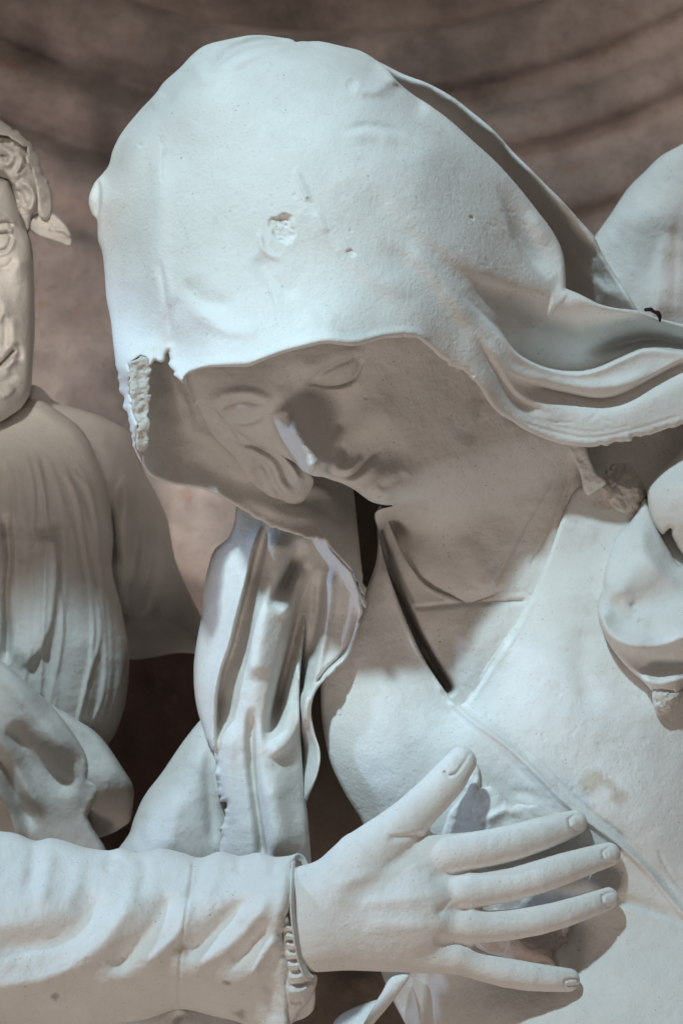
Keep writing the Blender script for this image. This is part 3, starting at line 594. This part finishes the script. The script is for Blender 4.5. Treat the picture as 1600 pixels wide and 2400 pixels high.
shell('veil_end_border', [(690, 1235), (760, 1255), (778, 1288), (802, 1315), (825, 1341), (840, 1380), (847, 1410), (852, 1432), (844, 1456), (832, 1502), (813, 1544), (783, 1571), (756, 1598), (737, 1628), (729, 1667), (737, 1716), (750, 1762), (746, 1808), (725, 1862), (705, 1900), (670, 1880), (660, 1700), (670, 1500), (690, 1400)],
      [(760, 1260, 110), (802, 1315, 130), (840, 1380, 135), (852, 1432, 135), (813, 1544, 150), (756, 1598, 155), (730, 1660, 155), (750, 1765, 160), (725, 1860, 150), (790, 1400, 110), (760, 1500, 105), (735, 1560, 80), (740, 1400, 50), (715, 1500, 20), (700, 1600, 10), (700, 1750, 40), (690, 1880, 40), (700, 1300, 20), (670, 1700, -10)],
      M_STONE, W, strokes=[([(778, 1320), (770, 1420), (755, 1510), (732, 1600), (722, 1680)], 26, 14, 30, 0.15), ([(752, 1330), (745, 1440), (728, 1540), (712, 1640)], -22, 12, 14, 0.15), ([(733, 1520), (718, 1620), (712, 1720)], 22, 9, 10, 0.2), ([(838, 1420), (822, 1490), (800, 1535), (765, 1570), (735, 1610)], -9, 5, 5, 0.1)],
      rnd=8, drop=12, thick=24, step=3.2, seed=22, sa=1.4, sn=2.2, rough=[(847, 1420, 50, 6), (780, 1572, 40, 4)])

# shoulder mantle on the right
shell('mantle_fold', [(1512, 1168), (1492, 1200), (1470, 1232), (1440, 1268), (1418, 1330), (1408, 1382), (1398, 1420), (1402, 1452), (1416, 1492), (1440, 1530), (1470, 1566), (1500, 1592), (1535, 1622), (1560, 1618), (1600, 1612), (1720, 1600), (1720, 1330), (1600, 1330), (1560, 1278), (1530, 1215)],
      [(1508, 1178, 55), (1470, 1232, 66), (1440, 1268, 76), (1408, 1382, 118), (1399, 1425, 150), (1416, 1492, 175), (1500, 1592, 190), (1560, 1618, 195), (1480, 1300, 130), (1530, 1240, 75), (1580, 1310, 70), (1540, 1330, 130), (1600, 1400, 140), (1440, 1380, 172), (1440, 1440, 180), (1490, 1420, 158), (1560, 1420, 155), (1500, 1490, 215), (1600, 1480, 220), (1480, 1545, 185), (1550, 1560, 170), (1620, 1560, 170), (1700, 1560, 160), (1700, 1400, 120)],
      M_STONE, W, strokes=[([(1400, 1425), (1420, 1475), (1455, 1505), (1505, 1518), (1555, 1513), (1600, 1495), (1680, 1470)], 26, 18, 12, 0.08), ([(1480, 1545), (1530, 1568), (1600, 1556), (1680, 1540)], -16, 26, 16, 0.2), ([(1500, 1588), (1545, 1600), (1600, 1588), (1680, 1580)], 24, 9, 12, 0.1), ([(1430, 1385), (1450, 1440), (1500, 1470), (1560, 1470)], -16, 20, 16),
                           ([(1500, 1210), (1510, 1290), (1560, 1350), (1620, 1390)], 14, 18, 20), ([(1470, 1250), (1455, 1330), (1425, 1390)], -6, 10, 10)],
      rnd=12, drop=18, thick=60, step=3.4, seed=23, rough=[(1580, 1612, 60, 10), (1412, 1380, 30, 5)], dents=[(1482, 1418, 8, 4), (1500, 1455, 6, 3)])
shell('broken_tip', [(1528, 1615), (1560, 1612), (1596, 1618), (1590, 1650), (1572, 1668), (1545, 1678), (1532, 1660)], [(1530, 1620, 190), (1590, 1620, 185), (1545, 1675, 190), (1560, 1640, 205), (1585, 1655, 180)], M_BROKEN, W, rnd=10, drop=16, thick=60, step=2.6, seed=24, noise=((22, 7), (8, 2)))
shell('mantle_edge', [(1720, 950), (1605, 1046), (1575, 1080), (1552, 1100), (1530, 1122), (1517, 1145), (1516, 1165), (1520, 1195), (1532, 1228), (1547, 1249), (1568, 1240), (1574, 1258), (1600, 1300), (1640, 1340), (1720, 1380)],
      [(1605, 1048, 60), (1530, 1122, 75), (1517, 1160, 80), (1547, 1249, 85), (1600, 1300, 90), (1580, 1140, 130), (1600, 1220, 135), (1640, 1100, 125), (1700, 1200, 130), (1720, 980, 50), (1700, 1360, 90)], M_STONE, W, rnd=10, drop=20, thick=60, step=3.4, seed=25, rough=[(1570, 1240, 40, 5)])

# ------------------------------------------------------------------ broken stone under the foreign hand
shell('plaster_patch', [(1112, 1785), (1122, 1800), (1120, 1830), (1128, 1845), (1152, 1843), (1180, 1866), (1192, 1882), (1225, 1888), (1258, 1890), (1292, 1906), (1320, 1930), (1290, 1990), (1040, 1990), (1050, 1910), (1085, 1860)],
      [(1116, 1795, 212), (1150, 1845, 226), (1200, 1885, 232), (1290, 1905, 240), (1290, 1980, 236), (1050, 1980, 190), (1060, 1900, 205), (1130, 1900, 238), (1200, 1940, 242)], M_STONE, W, rnd=7, drop=12, thick=40, step=3, seed=26, noise=((50, 3), (12, 0.8)), rough=[(1130, 1840, 60, 6), (1240, 1890, 80, 6)],
      strokes=[([(1130, 1930), (1180, 1900), (1230, 1905)], 9, 8, 14)])
shell('broken_stone', [(1120, 2205), (1200, 2180), (1290, 2150), (1330, 2150), (1328, 2205), (1310, 2222), (1292, 2236), (1298, 2250), (1312, 2268), (1260, 2275), (1180, 2250), (1140, 2225)],
      [(1130, 2208, 190), (1250, 2180, 252), (1325, 2160, 255), (1326, 2205, 250), (1295, 2236, 250), (1310, 2265, 245), (1200, 2240, 205), (1220, 2210, 235)], M_RED, W, rnd=6, drop=12, thick=80, step=2.8, seed=27, noise=((30, 7), (10, 2.5)), rough=[(1310, 2220, 50, 6)])

# ------------------------------------------------------------------ arm and hand reaching in from the left
A = thing('reaching_arm_statue', 'stone arm in a wrinkled sleeve with its hand laid on the woman\'s breast', 'statue', P(300, 2500, 330))
F = Field((600, 1690, 190), (1490, 2370, 480), 3.0)
palm = 0.62
for a, b in [((676, 2150, 336, 108), (740, 2150, 345, 118)), ((740, 2120, 350, 92), (1055, 2008, 345, 50)), ((740, 2140, 350, 105), (1085, 2088, 352, 48)), ((740, 2170, 350, 100), (1090, 2165, 350, 46)), ((740, 2180, 345, 92), (1060, 2232, 335, 52)), ((780, 2140, 345, 110), (960, 2130, 345, 120))]:
    F.cone(a, b, 22, palm)
F.chain([(790, 2095, 350, 88), (850, 2020, 352, 74), (925, 1950, 352, 55), (965, 1912, 350, 48), (1013, 1866, 344, 45), (1050, 1826, 338, 43), (1080, 1786, 326, 36)], 14, 0.85)
F.cone((900, 2040, 340, 75), (990, 1992, 335, 42), 30, 0.55)
F.chain([(1050, 2003, 350, 48), (1110, 1994, 352, 45), (1150, 1987, 346, 44), (1205, 1974, 334, 43), (1260, 1957, 316, 40), (1310, 1941, 292, 35), (1345, 1928, 272, 30)], 9, 0.92)
F.chain([(1085, 2090, 354, 44), (1140, 2083, 354, 40), (1200, 2073, 346, 39), (1260, 2056, 336, 39), (1320, 2036, 316, 37), (1375, 2018, 290, 33), (1424, 2003, 264, 29)], 9, 0.92)
F.chain([(1095, 2170, 350, 42), (1145, 2172, 350, 37), (1200, 2167, 342, 36), (1260, 2157, 332, 35), (1320, 2141, 312, 33), (1380, 2121, 286, 30), (1422, 2106, 262, 27)], 9, 0.92)
F.chain([(1075, 2244, 332, 40), (1130, 2266, 330, 34), (1185, 2280, 326, 35), (1240, 2289, 316, 34), (1290, 2294, 302, 31), (1330, 2297, 288, 28)], 9, 0.92)
for q in [(1066, 1999, 370, 24), (1096, 2086, 374, 22), (1100, 2166, 370, 20), (1072, 2238, 352, 20)]: F.cone(q, (q[0]-50, q[1], q[2]-8, q[3]), 30, 0.6)
co, qd = F.surface()
hx, hy, hd = co[:, 0].copy(), co[:, 1].copy(), co[:, 2].copy()
hstrokes = [
    # nails: groove round, plate slightly proud
    ([(1038, 1806), (1050, 1818), (1066, 1814), (1082, 1795), (1094, 1776), (1100, 1762)], -7, 3.5, 3.5, 0.05), ([(1050, 1790), (1072, 1768)], 4, 11, 11, 0.2),
    ([(1378, 1912), (1345, 1910), (1332, 1920), (1335, 1938), (1346, 1948), (1372, 1942)], -7, 3.2, 3.2, 0.05), ([(1342, 1927), (1368, 1922)], 3, 9, 9, 0.1),
    ([(1455, 1984), (1425, 1984), (1411, 1996), (1413, 2012), (1424, 2022), (1452, 2018)], -6, 3.2, 3.2, 0.05), ([(1424, 2003), (1446, 1998)], 3, 9, 9, 0.1),
    ([(1450, 2092), (1425, 2092), (1410, 2100), (1412, 2116), (1424, 2126), (1448, 2118)], -6, 3.2, 3.2, 0.05),
    ([(1362, 2298), (1338, 2294), (1322, 2298), (1324, 2310), (1358, 2308)], -6, 3.0, 3.0, 0.05),
    # webs and tendons
    ([(760, 2080), (880, 2050), (1040, 2010)], 5, 16, 16), ([(820, 2120), (950, 2105), (1070, 2090)], 5, 18, 18), ([(840, 2170), (960, 2170), (1080, 2166)], 4, 18, 18),
    ([(1000, 2055), (1060, 2052), (1105, 2046)], -7, 14, 14), ([(1010, 2135), (1070, 2132), (1110, 2128)], -8, 14, 14), ([(1010, 2205), (1060, 2208), (1110, 2215)], -9, 14, 14), ([(905, 1965), (950, 1960), (1000, 1955)], -7, 6, 10, 0.2),
    ([(1020, 2150), (1045, 2120), (1065, 2105)], -3, 6, 6)]
hd = hd + 0.1*(hy-2120)
dd = np.zeros(len(hx))
for s in hstrokes: dd += stroke(hx, hy, *s)
fr = np.clip((hd-300)/40, 0, 1); fr = np.where(hx > 1250, np.clip((hd-262)/30, 0, 1), fr)
hd = hd + dd*fr + (1.0*fbm(hx, hy, 60, 41) + 0.3*fbm(hx, hy, 14, 43))*fr
mesh_object('hand', P(hx, hy, hd), qd, M_STONE, A)

sleeve_outline = [(-120, 1940), (0, 1948), (41, 1954), (82, 1970), (120, 1964), (153, 1971), (204, 1987), (255, 1993), (283, 1988), (321, 1997), (378, 1989), (423, 1997), (469, 2010), (515, 1996), (561, 2006), (607, 1998), (643, 2008), (679, 2005), (696, 2000), (696, 2000),
      (691, 2025), (686, 2068), (681, 2124), (668, 2160), (668, 2216), (679, 2257), (681, 2308), (682, 2480), (682, 2480), (600, 2420), (561, 2397), (510, 2384), (421, 2366), (340, 2390), (270, 2400), (100, 2440), (-120, 2470)]
sleeve_ctrl = [(-100, 1945, 270), (82, 1970, 270), (255, 1993, 275), (423, 1997, 280), (561, 2006, 285), (690, 2003, 300), (-100, 2100, 400), (100, 2100, 410), (300, 2100, 405), (500, 2100, 410), (600, 2080, 420), (680, 2080, 432), (-100, 2250, 440), (100, 2240, 440), (280, 2220, 440), (430, 2200, 432), (560, 2200, 438), (650, 2180, 452),
      (-100, 2340, 425), (100, 2330, 425), (280, 2295, 425), (420, 2270, 420), (560, 2290, 425), (660, 2280, 420), (-100, 2460, 330), (100, 2430, 330), (270, 2395, 335), (421, 2366, 345), (510, 2382, 345), (600, 2410, 350), (670, 2380, 400), (680, 2470, 395)]
sleeve_strokes = scratches(11, 26, (430, 2120, 640, 2290), -40) + scratches(12, 20, (-20, 2170, 330, 2280), -14) + [
    ([(240, 2060), (215, 2130), (168, 2188), (80, 2215), (-60, 2225)], -24, 26, 36, 0.25), ([(320, 2040), (290, 2140), (230, 2220), (120, 2290), (-60, 2320)], 16, 26, 22, 0.2),
    ([(410, 2080), (380, 2140), (345, 2190), (290, 2250), (240, 2285)], -22, 18, 26, 0.25), ([(440, 2100), (420, 2180), (370, 2235), (320, 2275)], 13, 18, 14, 0.25),
    ([(590, 2090), (550, 2140), (500, 2188), (440, 2240), (428, 2260)], -26, 14, 26, 0.25), ([(640, 2080), (600, 2150), (545, 2210), (470, 2262), (430, 2300)], 13, 18, 16, 0.25),
    ([(640, 2150), (600, 2200), (560, 2250), (530, 2275)], -12, 14, 16, 0.25), ([(650, 2190), (610, 2250), (580, 2300)], 14, 14, 12, 0.25), ([(620, 2290), (640, 2330), (640, 2400)], -10, 18, 16),
    ([(82, 1972), (78, 2040), (60, 2110)], -10, 18, 18, 0.3), ([(120, 1968), (110, 2060), (90, 2140)], 7, 16, 16, 0.3), ([(190, 1985), (180, 2070), (150, 2150)], 6, 18, 18, 0.3), ([(265, 1995), (250, 2050)], -8, 14, 14), ([(330, 1998), (340, 2050), (320, 2110)], -6, 14, 14), ([(469, 2012), (462, 2060), (440, 2120)], -9, 14, 14, 0.3), ([(515, 2000), (505, 2060), (470, 2120)], 6, 14, 14), ([(561, 2008), (556, 2050)], -7, 12, 12), ([(643, 2010), (636, 2060)], -7, 12, 12),
    ([(454, 2018), (444, 2090), (434, 2155), (425, 2230), (421, 2290), (421, 2366)], -5, 3, 3, 0.02)]
shell('sleeve', sleeve_outline, sleeve_ctrl, M_STONE, A, strokes=sleeve_strokes, sa=1.05, step=3.6, rnd=26, drop=50, thick=30, noise=((70, 2.5), (22, 0.7), (8, 0.3)), seed=31, rough=[(672, 2190, 50, 6), (682, 2300, 90, 4)], dents=[(527, 2312, 8, 2), (682, 2385, 8, 4)])
shell('cuff_far_lip', [(684, 2010), (696, 1999), (712, 2006), (722, 2022), (727, 2034), (715, 2040), (705, 2022), (694, 2018)], [(690, 2008, 285), (710, 2010, 262), (722, 2030, 262), (696, 2016, 275)], M_STONE, A, rnd=4, drop=5, thick=30, step=2.2, seed=32)
shell('wrist_band', [(684, 2020), (692, 2016), (690, 2070), (692, 2140), (702, 2200), (716, 2255), (728, 2282), (740, 2288), (728, 2300), (708, 2285), (690, 2220), (680, 2140), (680, 2070)],
      [(688, 2022, 345), (684, 2080, 420), (686, 2140, 436), (695, 2200, 430), (712, 2260, 405), (735, 2288, 380)], M_STONE, A, rnd=4, drop=6, thick=30, step=2.2, seed=33, noise=((20, 1), (8, 0.4)))
shell('cuff_frill', [(664, 2150), (676, 2145), (688, 2180), (698, 2230), (714, 2280), (742, 2286), (736, 2325), (722, 2350), (705, 2368), (690, 2390), (674, 2420), (664, 2300)],
      [(670, 2155, 425), (690, 2200, 418), (700, 2250, 405), (735, 2290, 378), (730, 2330, 370), (690, 2385, 370), (668, 2300, 400), (668, 2400, 370), (690, 2310, 405)], M_STONE, A,
      strokes=[([(666, 2170), (682, 2178), (690, 2172)], 12, 6, 5, 0.2), ([(666, 2192), (684, 2196), (694, 2190)], 13, 6, 5, 0.2), ([(668, 2212), (686, 2218), (698, 2210)], 13, 6, 5, 0.2), ([(670, 2236), (690, 2240), (704, 2232)], 13, 7, 5, 0.2), ([(672, 2262), (692, 2264), (710, 2258)], 14, 7, 5, 0.2), ([(674, 2290), (698, 2292), (722, 2280)], 15, 8, 6, 0.2), ([(674, 2325), (705, 2325), (738, 2300)], 16, 9, 6, 0.2),
               ([(668, 2205), (686, 2208)], -7, 4, 4, 0.2), ([(670, 2250), (696, 2252)], -6, 4, 4, 0.2), ([(672, 2306), (706, 2310), (730, 2300)], -9, 5, 5, 0.2), ([(680, 2350), (712, 2345)], -6, 6, 6, 0.2)],
      rnd=7, drop=16, thick=26, step=2.2, seed=34)
shell('sleeve_lining', [(670, 2330), (700, 2355), (728, 2310), (738, 2320), (735, 2365), (715, 2385), (690, 2395), (668, 2410)], [(680, 2350, 330), (735, 2320, 330), (720, 2380, 325), (680, 2400, 330)], M_STONE, A, rnd=6, drop=10, thick=24, step=2.6, seed=35)

# cloth glimpsed below the wrist
shell('sash', [(918, 2290), (958, 2287), (936, 2325), (905, 2365), (872, 2405), (850, 2450), (830, 2450), (862, 2380), (892, 2330)], [(935, 2290, 60), (900, 2350, 65), (850, 2440, 70), (880, 2360, 62)], M_STONE, W, rnd=14, drop=10, thick=40, step=3, seed=36)
shell('hem_fold', [(770, 2420), (790, 2385), (820, 2366), (860, 2350), (890, 2345), (870, 2400), (840, 2470), (740, 2470)], [(790, 2390, -120), (870, 2350, -130), (840, 2400, -90), (780, 2460, -80)], M_STONE, W, rnd=18, drop=24, thick=40, step=3.4, seed=37)
shell('under_drapery', [(150, 2400), (300, 2385), (420, 2360), (560, 2385), (560, 2520), (100, 2520)], [(200, 2400, 240), (420, 2370, 240), (550, 2400, 230), (400, 2500, 280)], M_STONE, A, rnd=10, thick=30, step=5, seed=38, strokes=[([(430, 2365), (400, 2400), (380, 2450)], -20, 10, 10)])

# ------------------------------------------------------------------ man at the left
Mn = thing('capped_man_statue', 'grey stone man in a cap and pleated robe at the left edge', 'statue', P(0, 2000, -350))
shell('face', [(-120, 400), (20, 420), (30, 445), (40, 476), (61, 531), (75, 574), (80, 632), (82, 709), (82, 785), (77, 862), (72, 917), (52, 954), (25, 975), (0, 990), (-60, 1010), (-120, 1010)],
      [(-110, 430, -260), (20, 430, -290), (61, 531, -300), (80, 632, -305), (82, 785, -305), (72, 917, -300), (25, 975, -290), (-100, 1000, -260), (0, 460, -215), (20, 510, -240), (0, 560, -242), (45, 620, -235), (10, 640, -222), (-40, 700, -170), (35, 720, -212), (52, 800, -230), (0, 760, -195), (0, 830, -210), (10, 880, -218), (-20, 920, -200), (30, 930, -240), (-80, 600, -220), (-80, 900, -220)],
      M_FAR, Mn, strokes=[
          ([(-40, 500), (0, 494), (26, 510), (42, 536)], 8, 8, 10), ([(-30, 530), (0, 523), (20, 520), (32, 530)], -9, 4, 4, 0.1), ([(-20, 546), (0, 540), (20, 536), (31, 546)], 7, 5, 4, 0.1), ([(-16, 553), (2, 548), (18, 546), (28, 554)], -7, 3, 3, 0.1),
          ([(-10, 588), (12, 584), (24, 570), (28, 554)], -8, 3, 3, 0.1), ([(-10, 598), (14, 594), (29, 578), (34, 558)], 6, 5, 5, 0.1),
          ([(-10, 630), (20, 625), (36, 600)], -8, 8, 10),
          ([(-20, 690), (4, 706), (7, 735), (-4, 765)], 10, 20, 6), ([(10, 735), (15, 780), (13, 820)], -6, 5, 9, 0.15), ([(30, 740), (32, 790), (26, 815)], 5, 9, 9), ([(-10, 862), (8, 848), (24, 830), (36, 816)], -20, 5, 5, 0.12), ([(10, 870), (28, 850), (40, 838)], 10, 8, 8), ([(40, 800), (48, 830), (42, 850)], -8, 8, 10), ([(-10, 905), (20, 890), (38, 870)], -8, 10, 10), ([(0, 935), (20, 925), (35, 905)], 9, 14, 12), ([(0, 945), (30, 925), (45, 905)], -5, 4, 6)],
      rnd=20, drop=60, thick=200, step=2.6, seed=51, sa=1.6, bumps=[(4, 568, 30, 22, 0, 12), (56, 690, 30, 60, 0, 8), (20, 930, 40, 30, 0, 10), (40, 615, 26, 40, 0, 6)], noise=((30, 1.5), (10, 0.5)))
shell('hair', [(-100, 330), (0, 318), (50, 330), (75, 360), (90, 420), (92, 460), (85, 490), (76, 508), (70, 540), (66, 548), (58, 530), (45, 500), (30, 440), (18, 415), (0, 400), (-100, 400)],
      [(-90, 360, -240), (0, 330, -240), (50, 335, -255), (80, 400, -285), (90, 460, -300), (70, 510, -310), (0, 400, -250), (30, 440, -268), (50, 490, -290), (40, 390, -250), (60, 440, -270)], M_FAR, Mn,
      strokes=[([(-10, 345), (15, 350), (30, 365), (20, 385), (0, 380)], 14, 8, 8, 0.15), ([(0, 362), (14, 368), (10, 380)], -14, 5, 5, 0.15), ([(30, 350), (50, 370), (48, 400), (30, 425)], 16, 9, 9, 0.2), ([(40, 410), (50, 400), (58, 380)], -14, 5, 5), ([(42, 430), (65, 432), (80, 455), (75, 485), (62, 500)], 18, 10, 9, 0.15), ([(40, 440), (52, 460), (60, 480), (66, 470)], -14, 5, 5, 0.2), ([(28, 425), (40, 460), (56, 500)], -16, 5, 5, 0.15)],
      rnd=10, drop=30, thick=120, step=2.6, seed=52, sa=1.6, noise=((24, 3), (9, 1)))
shell('cap', [(-120, 240), (-20, 268), (0, 280), (34, 306), (70, 334), (84, 355), (95, 382), (112, 419), (121, 443), (124, 470), (123, 500), (110, 515), (92, 505), (88, 460), (80, 410), (64, 370), (60, 345), (30, 325), (0, 316), (-120, 320)],
      [(-110, 260, -240), (0, 282, -250), (70, 336, -265), (112, 419, -300), (123, 490, -320), (95, 505, -290), (85, 430, -262), (60, 345, -215), (0, 314, -190), (-110, 315, -170)], M_FAR, Mn, rnd=8, drop=14, thick=160, step=2.6, seed=53, rough=[(60, 340, 60, 6), (100, 400, 50, 5)], noise=((20, 2.5), (8, 1.2)))
shell('cap_flap', [(80, 505), (105, 498), (118, 496), (140, 512), (160, 535), (170, 560), (165, 578), (140, 570), (112, 560), (88, 552), (70, 535)], [(80, 510, -330), (118, 498, -335), (168, 565, -335), (90, 550, -345), (130, 545, -318), (145, 530, -312)], M_FAR, Mn,
      strokes=[([(112, 535), (128, 538), (146, 540), (168, 556)], 10, 6, 4, 0.1), ([(112, 520), (125, 535), (130, 545)], -8, 3, 3)], rnd=4, drop=8, thick=60, step=2.2, seed=54)
shell('robe_back', [(40, 930), (76, 902), (100, 912), (129, 940), (204, 965), (240, 977), (306, 1018), (339, 1106), (370, 1164), (393, 1218), (410, 1307), (437, 1374), (470, 1441), (520, 1530), (420, 1530), (300, 1545), (150, 1500), (100, 1200)],
      [(76, 905, -440), (129, 942, -450), (204, 967, -460), (306, 1018, -500), (370, 1164, -520), (410, 1307, -520), (470, 1441, -520), (500, 1520, -560), (250, 1050, -430), (300, 1200, -420), (330, 1350, -420), (260, 1300, -440), (200, 1150, -420), (300, 1450, -470), (380, 1450, -480), (300, 1530, -560), (150, 1450, -450)], M_FAR, Mn,
      strokes=[([(285, 1090), (262, 1220), (270, 1330)], -26, 12, 14), ([(330, 1150), (320, 1300), (305, 1450)], -22, 12, 16), ([(370, 1230), (345, 1350), (315, 1460)], -24, 12, 16), ([(300, 1120), (290, 1250), (290, 1400)], 14, 12, 12), ([(395, 1290), (365, 1400), (330, 1470)], 14, 16, 16), ([(250, 1000), (240, 1060)], 8, 12, 12)],
      rnd=90, drop=150, thick=60, step=4, seed=55)
pl = []
rs = np.random.RandomState(5)
xk = -60.0
while xk < 235:
    xk += rs.uniform(8, 24)
    j = rs.uniform(-14, 14, 4)
    pl.append(([(xk*0.75+10, 985+0.35*abs(xk-60)+rs.uniform(0, 90)), (xk*0.9+18+j[0], 1150), (xk*1.05+22+j[1], 1320), (xk*1.22+10+j[2], 1480), (xk*1.2-4+j[3], 1620), (xk*1.05-8, 1740)], rs.uniform(-9, 9), rs.uniform(4, 12), rs.uniform(4, 12), 0.12))
shell('robe', [(-120, 985), (0, 985), (50, 950), (85, 935), (140, 965), (195, 1010), (240, 1100), (262, 1200), (268, 1262), (263, 1330), (286, 1432), (299, 1500), (303, 1553), (295, 1642), (277, 1704), (254, 1742), (200, 1780), (-120, 1780)],
      [(-110, 1000, -330), (50, 955, -360), (140, 970, -370), (240, 1100, -380), (265, 1290, -380), (299, 1500, -370), (277, 1704, -370), (200, 1770, -350), (100, 1100, -320), (150, 1300, -300), (200, 1500, -280), (180, 1650, -280), (50, 1300, -290), (0, 1500, -280), (80, 1650, -270), (-100, 1700, -260), (-100, 1300, -280)], M_FAR, Mn,
      strokes=pl + [([(15, 1200), (22, 1300), (16, 1400), (20, 1480), (16, 1560)], -34, 8, 12, 0.1), ([(130, 1230), (128, 1330), (118, 1450), (90, 1520), (40, 1570)], 26, 12, 40, 0.12)], rnd=30, drop=50, thick=60, step=3.4, seed=56)
shell('mantle', [(-120, 1480), (-40, 1512), (0, 1545), (60, 1598), (120, 1652), (170, 1715), (203, 1770), (210, 1800), (212, 1830), (232, 1838), (229, 1868), (207, 1910), (215, 1935), (250, 2010), (150, 2060), (-120, 2060)],
      [(-110, 1490, -200), (0, 1547, -210), (120, 1655, -215), (203, 1770, -220), (212, 1830, -225), (207, 1910, -235), (240, 2000, -245), (50, 1640, -165), (110, 1730, -165), (0, 1720, -150), (40, 1800, -195), (120, 1840, -205), (60, 1900, -215), (0, 1830, -160), (80, 1960, -230), (-100, 1700, -130), (-100, 1950, -180), (150, 1960, -230), (30, 2000, -250)], M_FAR, Mn,
      strokes=[([(-20, 1560), (50, 1625), (120, 1710), (180, 1790)], 24, 26, 26, 0.2), ([(20, 1690), (80, 1760), (130, 1820), (190, 1840)], -36, 22, 30, 0.2), ([(-60, 1680), (20, 1760), (60, 1840), (110, 1920)], 24, 18, 16, 0.2), ([(-60, 1730), (10, 1800), (40, 1870), (90, 1950)], -30, 12, 18, 0.2), ([(-60, 1830), (10, 1880), (35, 1930), (50, 1990)], 22, 20, 8, 0.2)],
      rnd=14, drop=26, thick=40, step=3.4, seed=57, rough=[(215, 1840, 60, 8)])
shell('mantle_end', [(90, 1630), (150, 1668), (178, 1685), (220, 1712), (250, 1744), (286, 1798), (312, 1843), (312, 1885), (300, 1930), (215, 1960), (180, 1820), (110, 1720)],
      [(100, 1640, -245), (178, 1687, -250), (250, 1745, -260), (312, 1843, -275), (300, 1925, -330), (215, 1950, -320), (200, 1780, -235), (250, 1830, -232), (260, 1880, -265)], M_FAR, Mn, rnd=20, drop=36, thick=40, step=3.4, seed=58)

# ------------------------------------------------------------------ twig on the veil
T = Field((1500, 700, 90), (1570, 780, 190), 1.6)
T.chain([(1512, 726, 140, 4.5), (1524, 725, 143, 5), (1531, 731, 143, 4), (1540, 733, 142, 5.5), (1545, 742, 138, 5), (1545, 752, 132, 3)], 2)
tco, tq = T.surface()
tw = mesh_object('twig', P(*tco.T), tq, M_TWIG)
tw['label'] = 'tiny dark curled twig lying on the edge of the veil'; tw['category'] = 'twig'
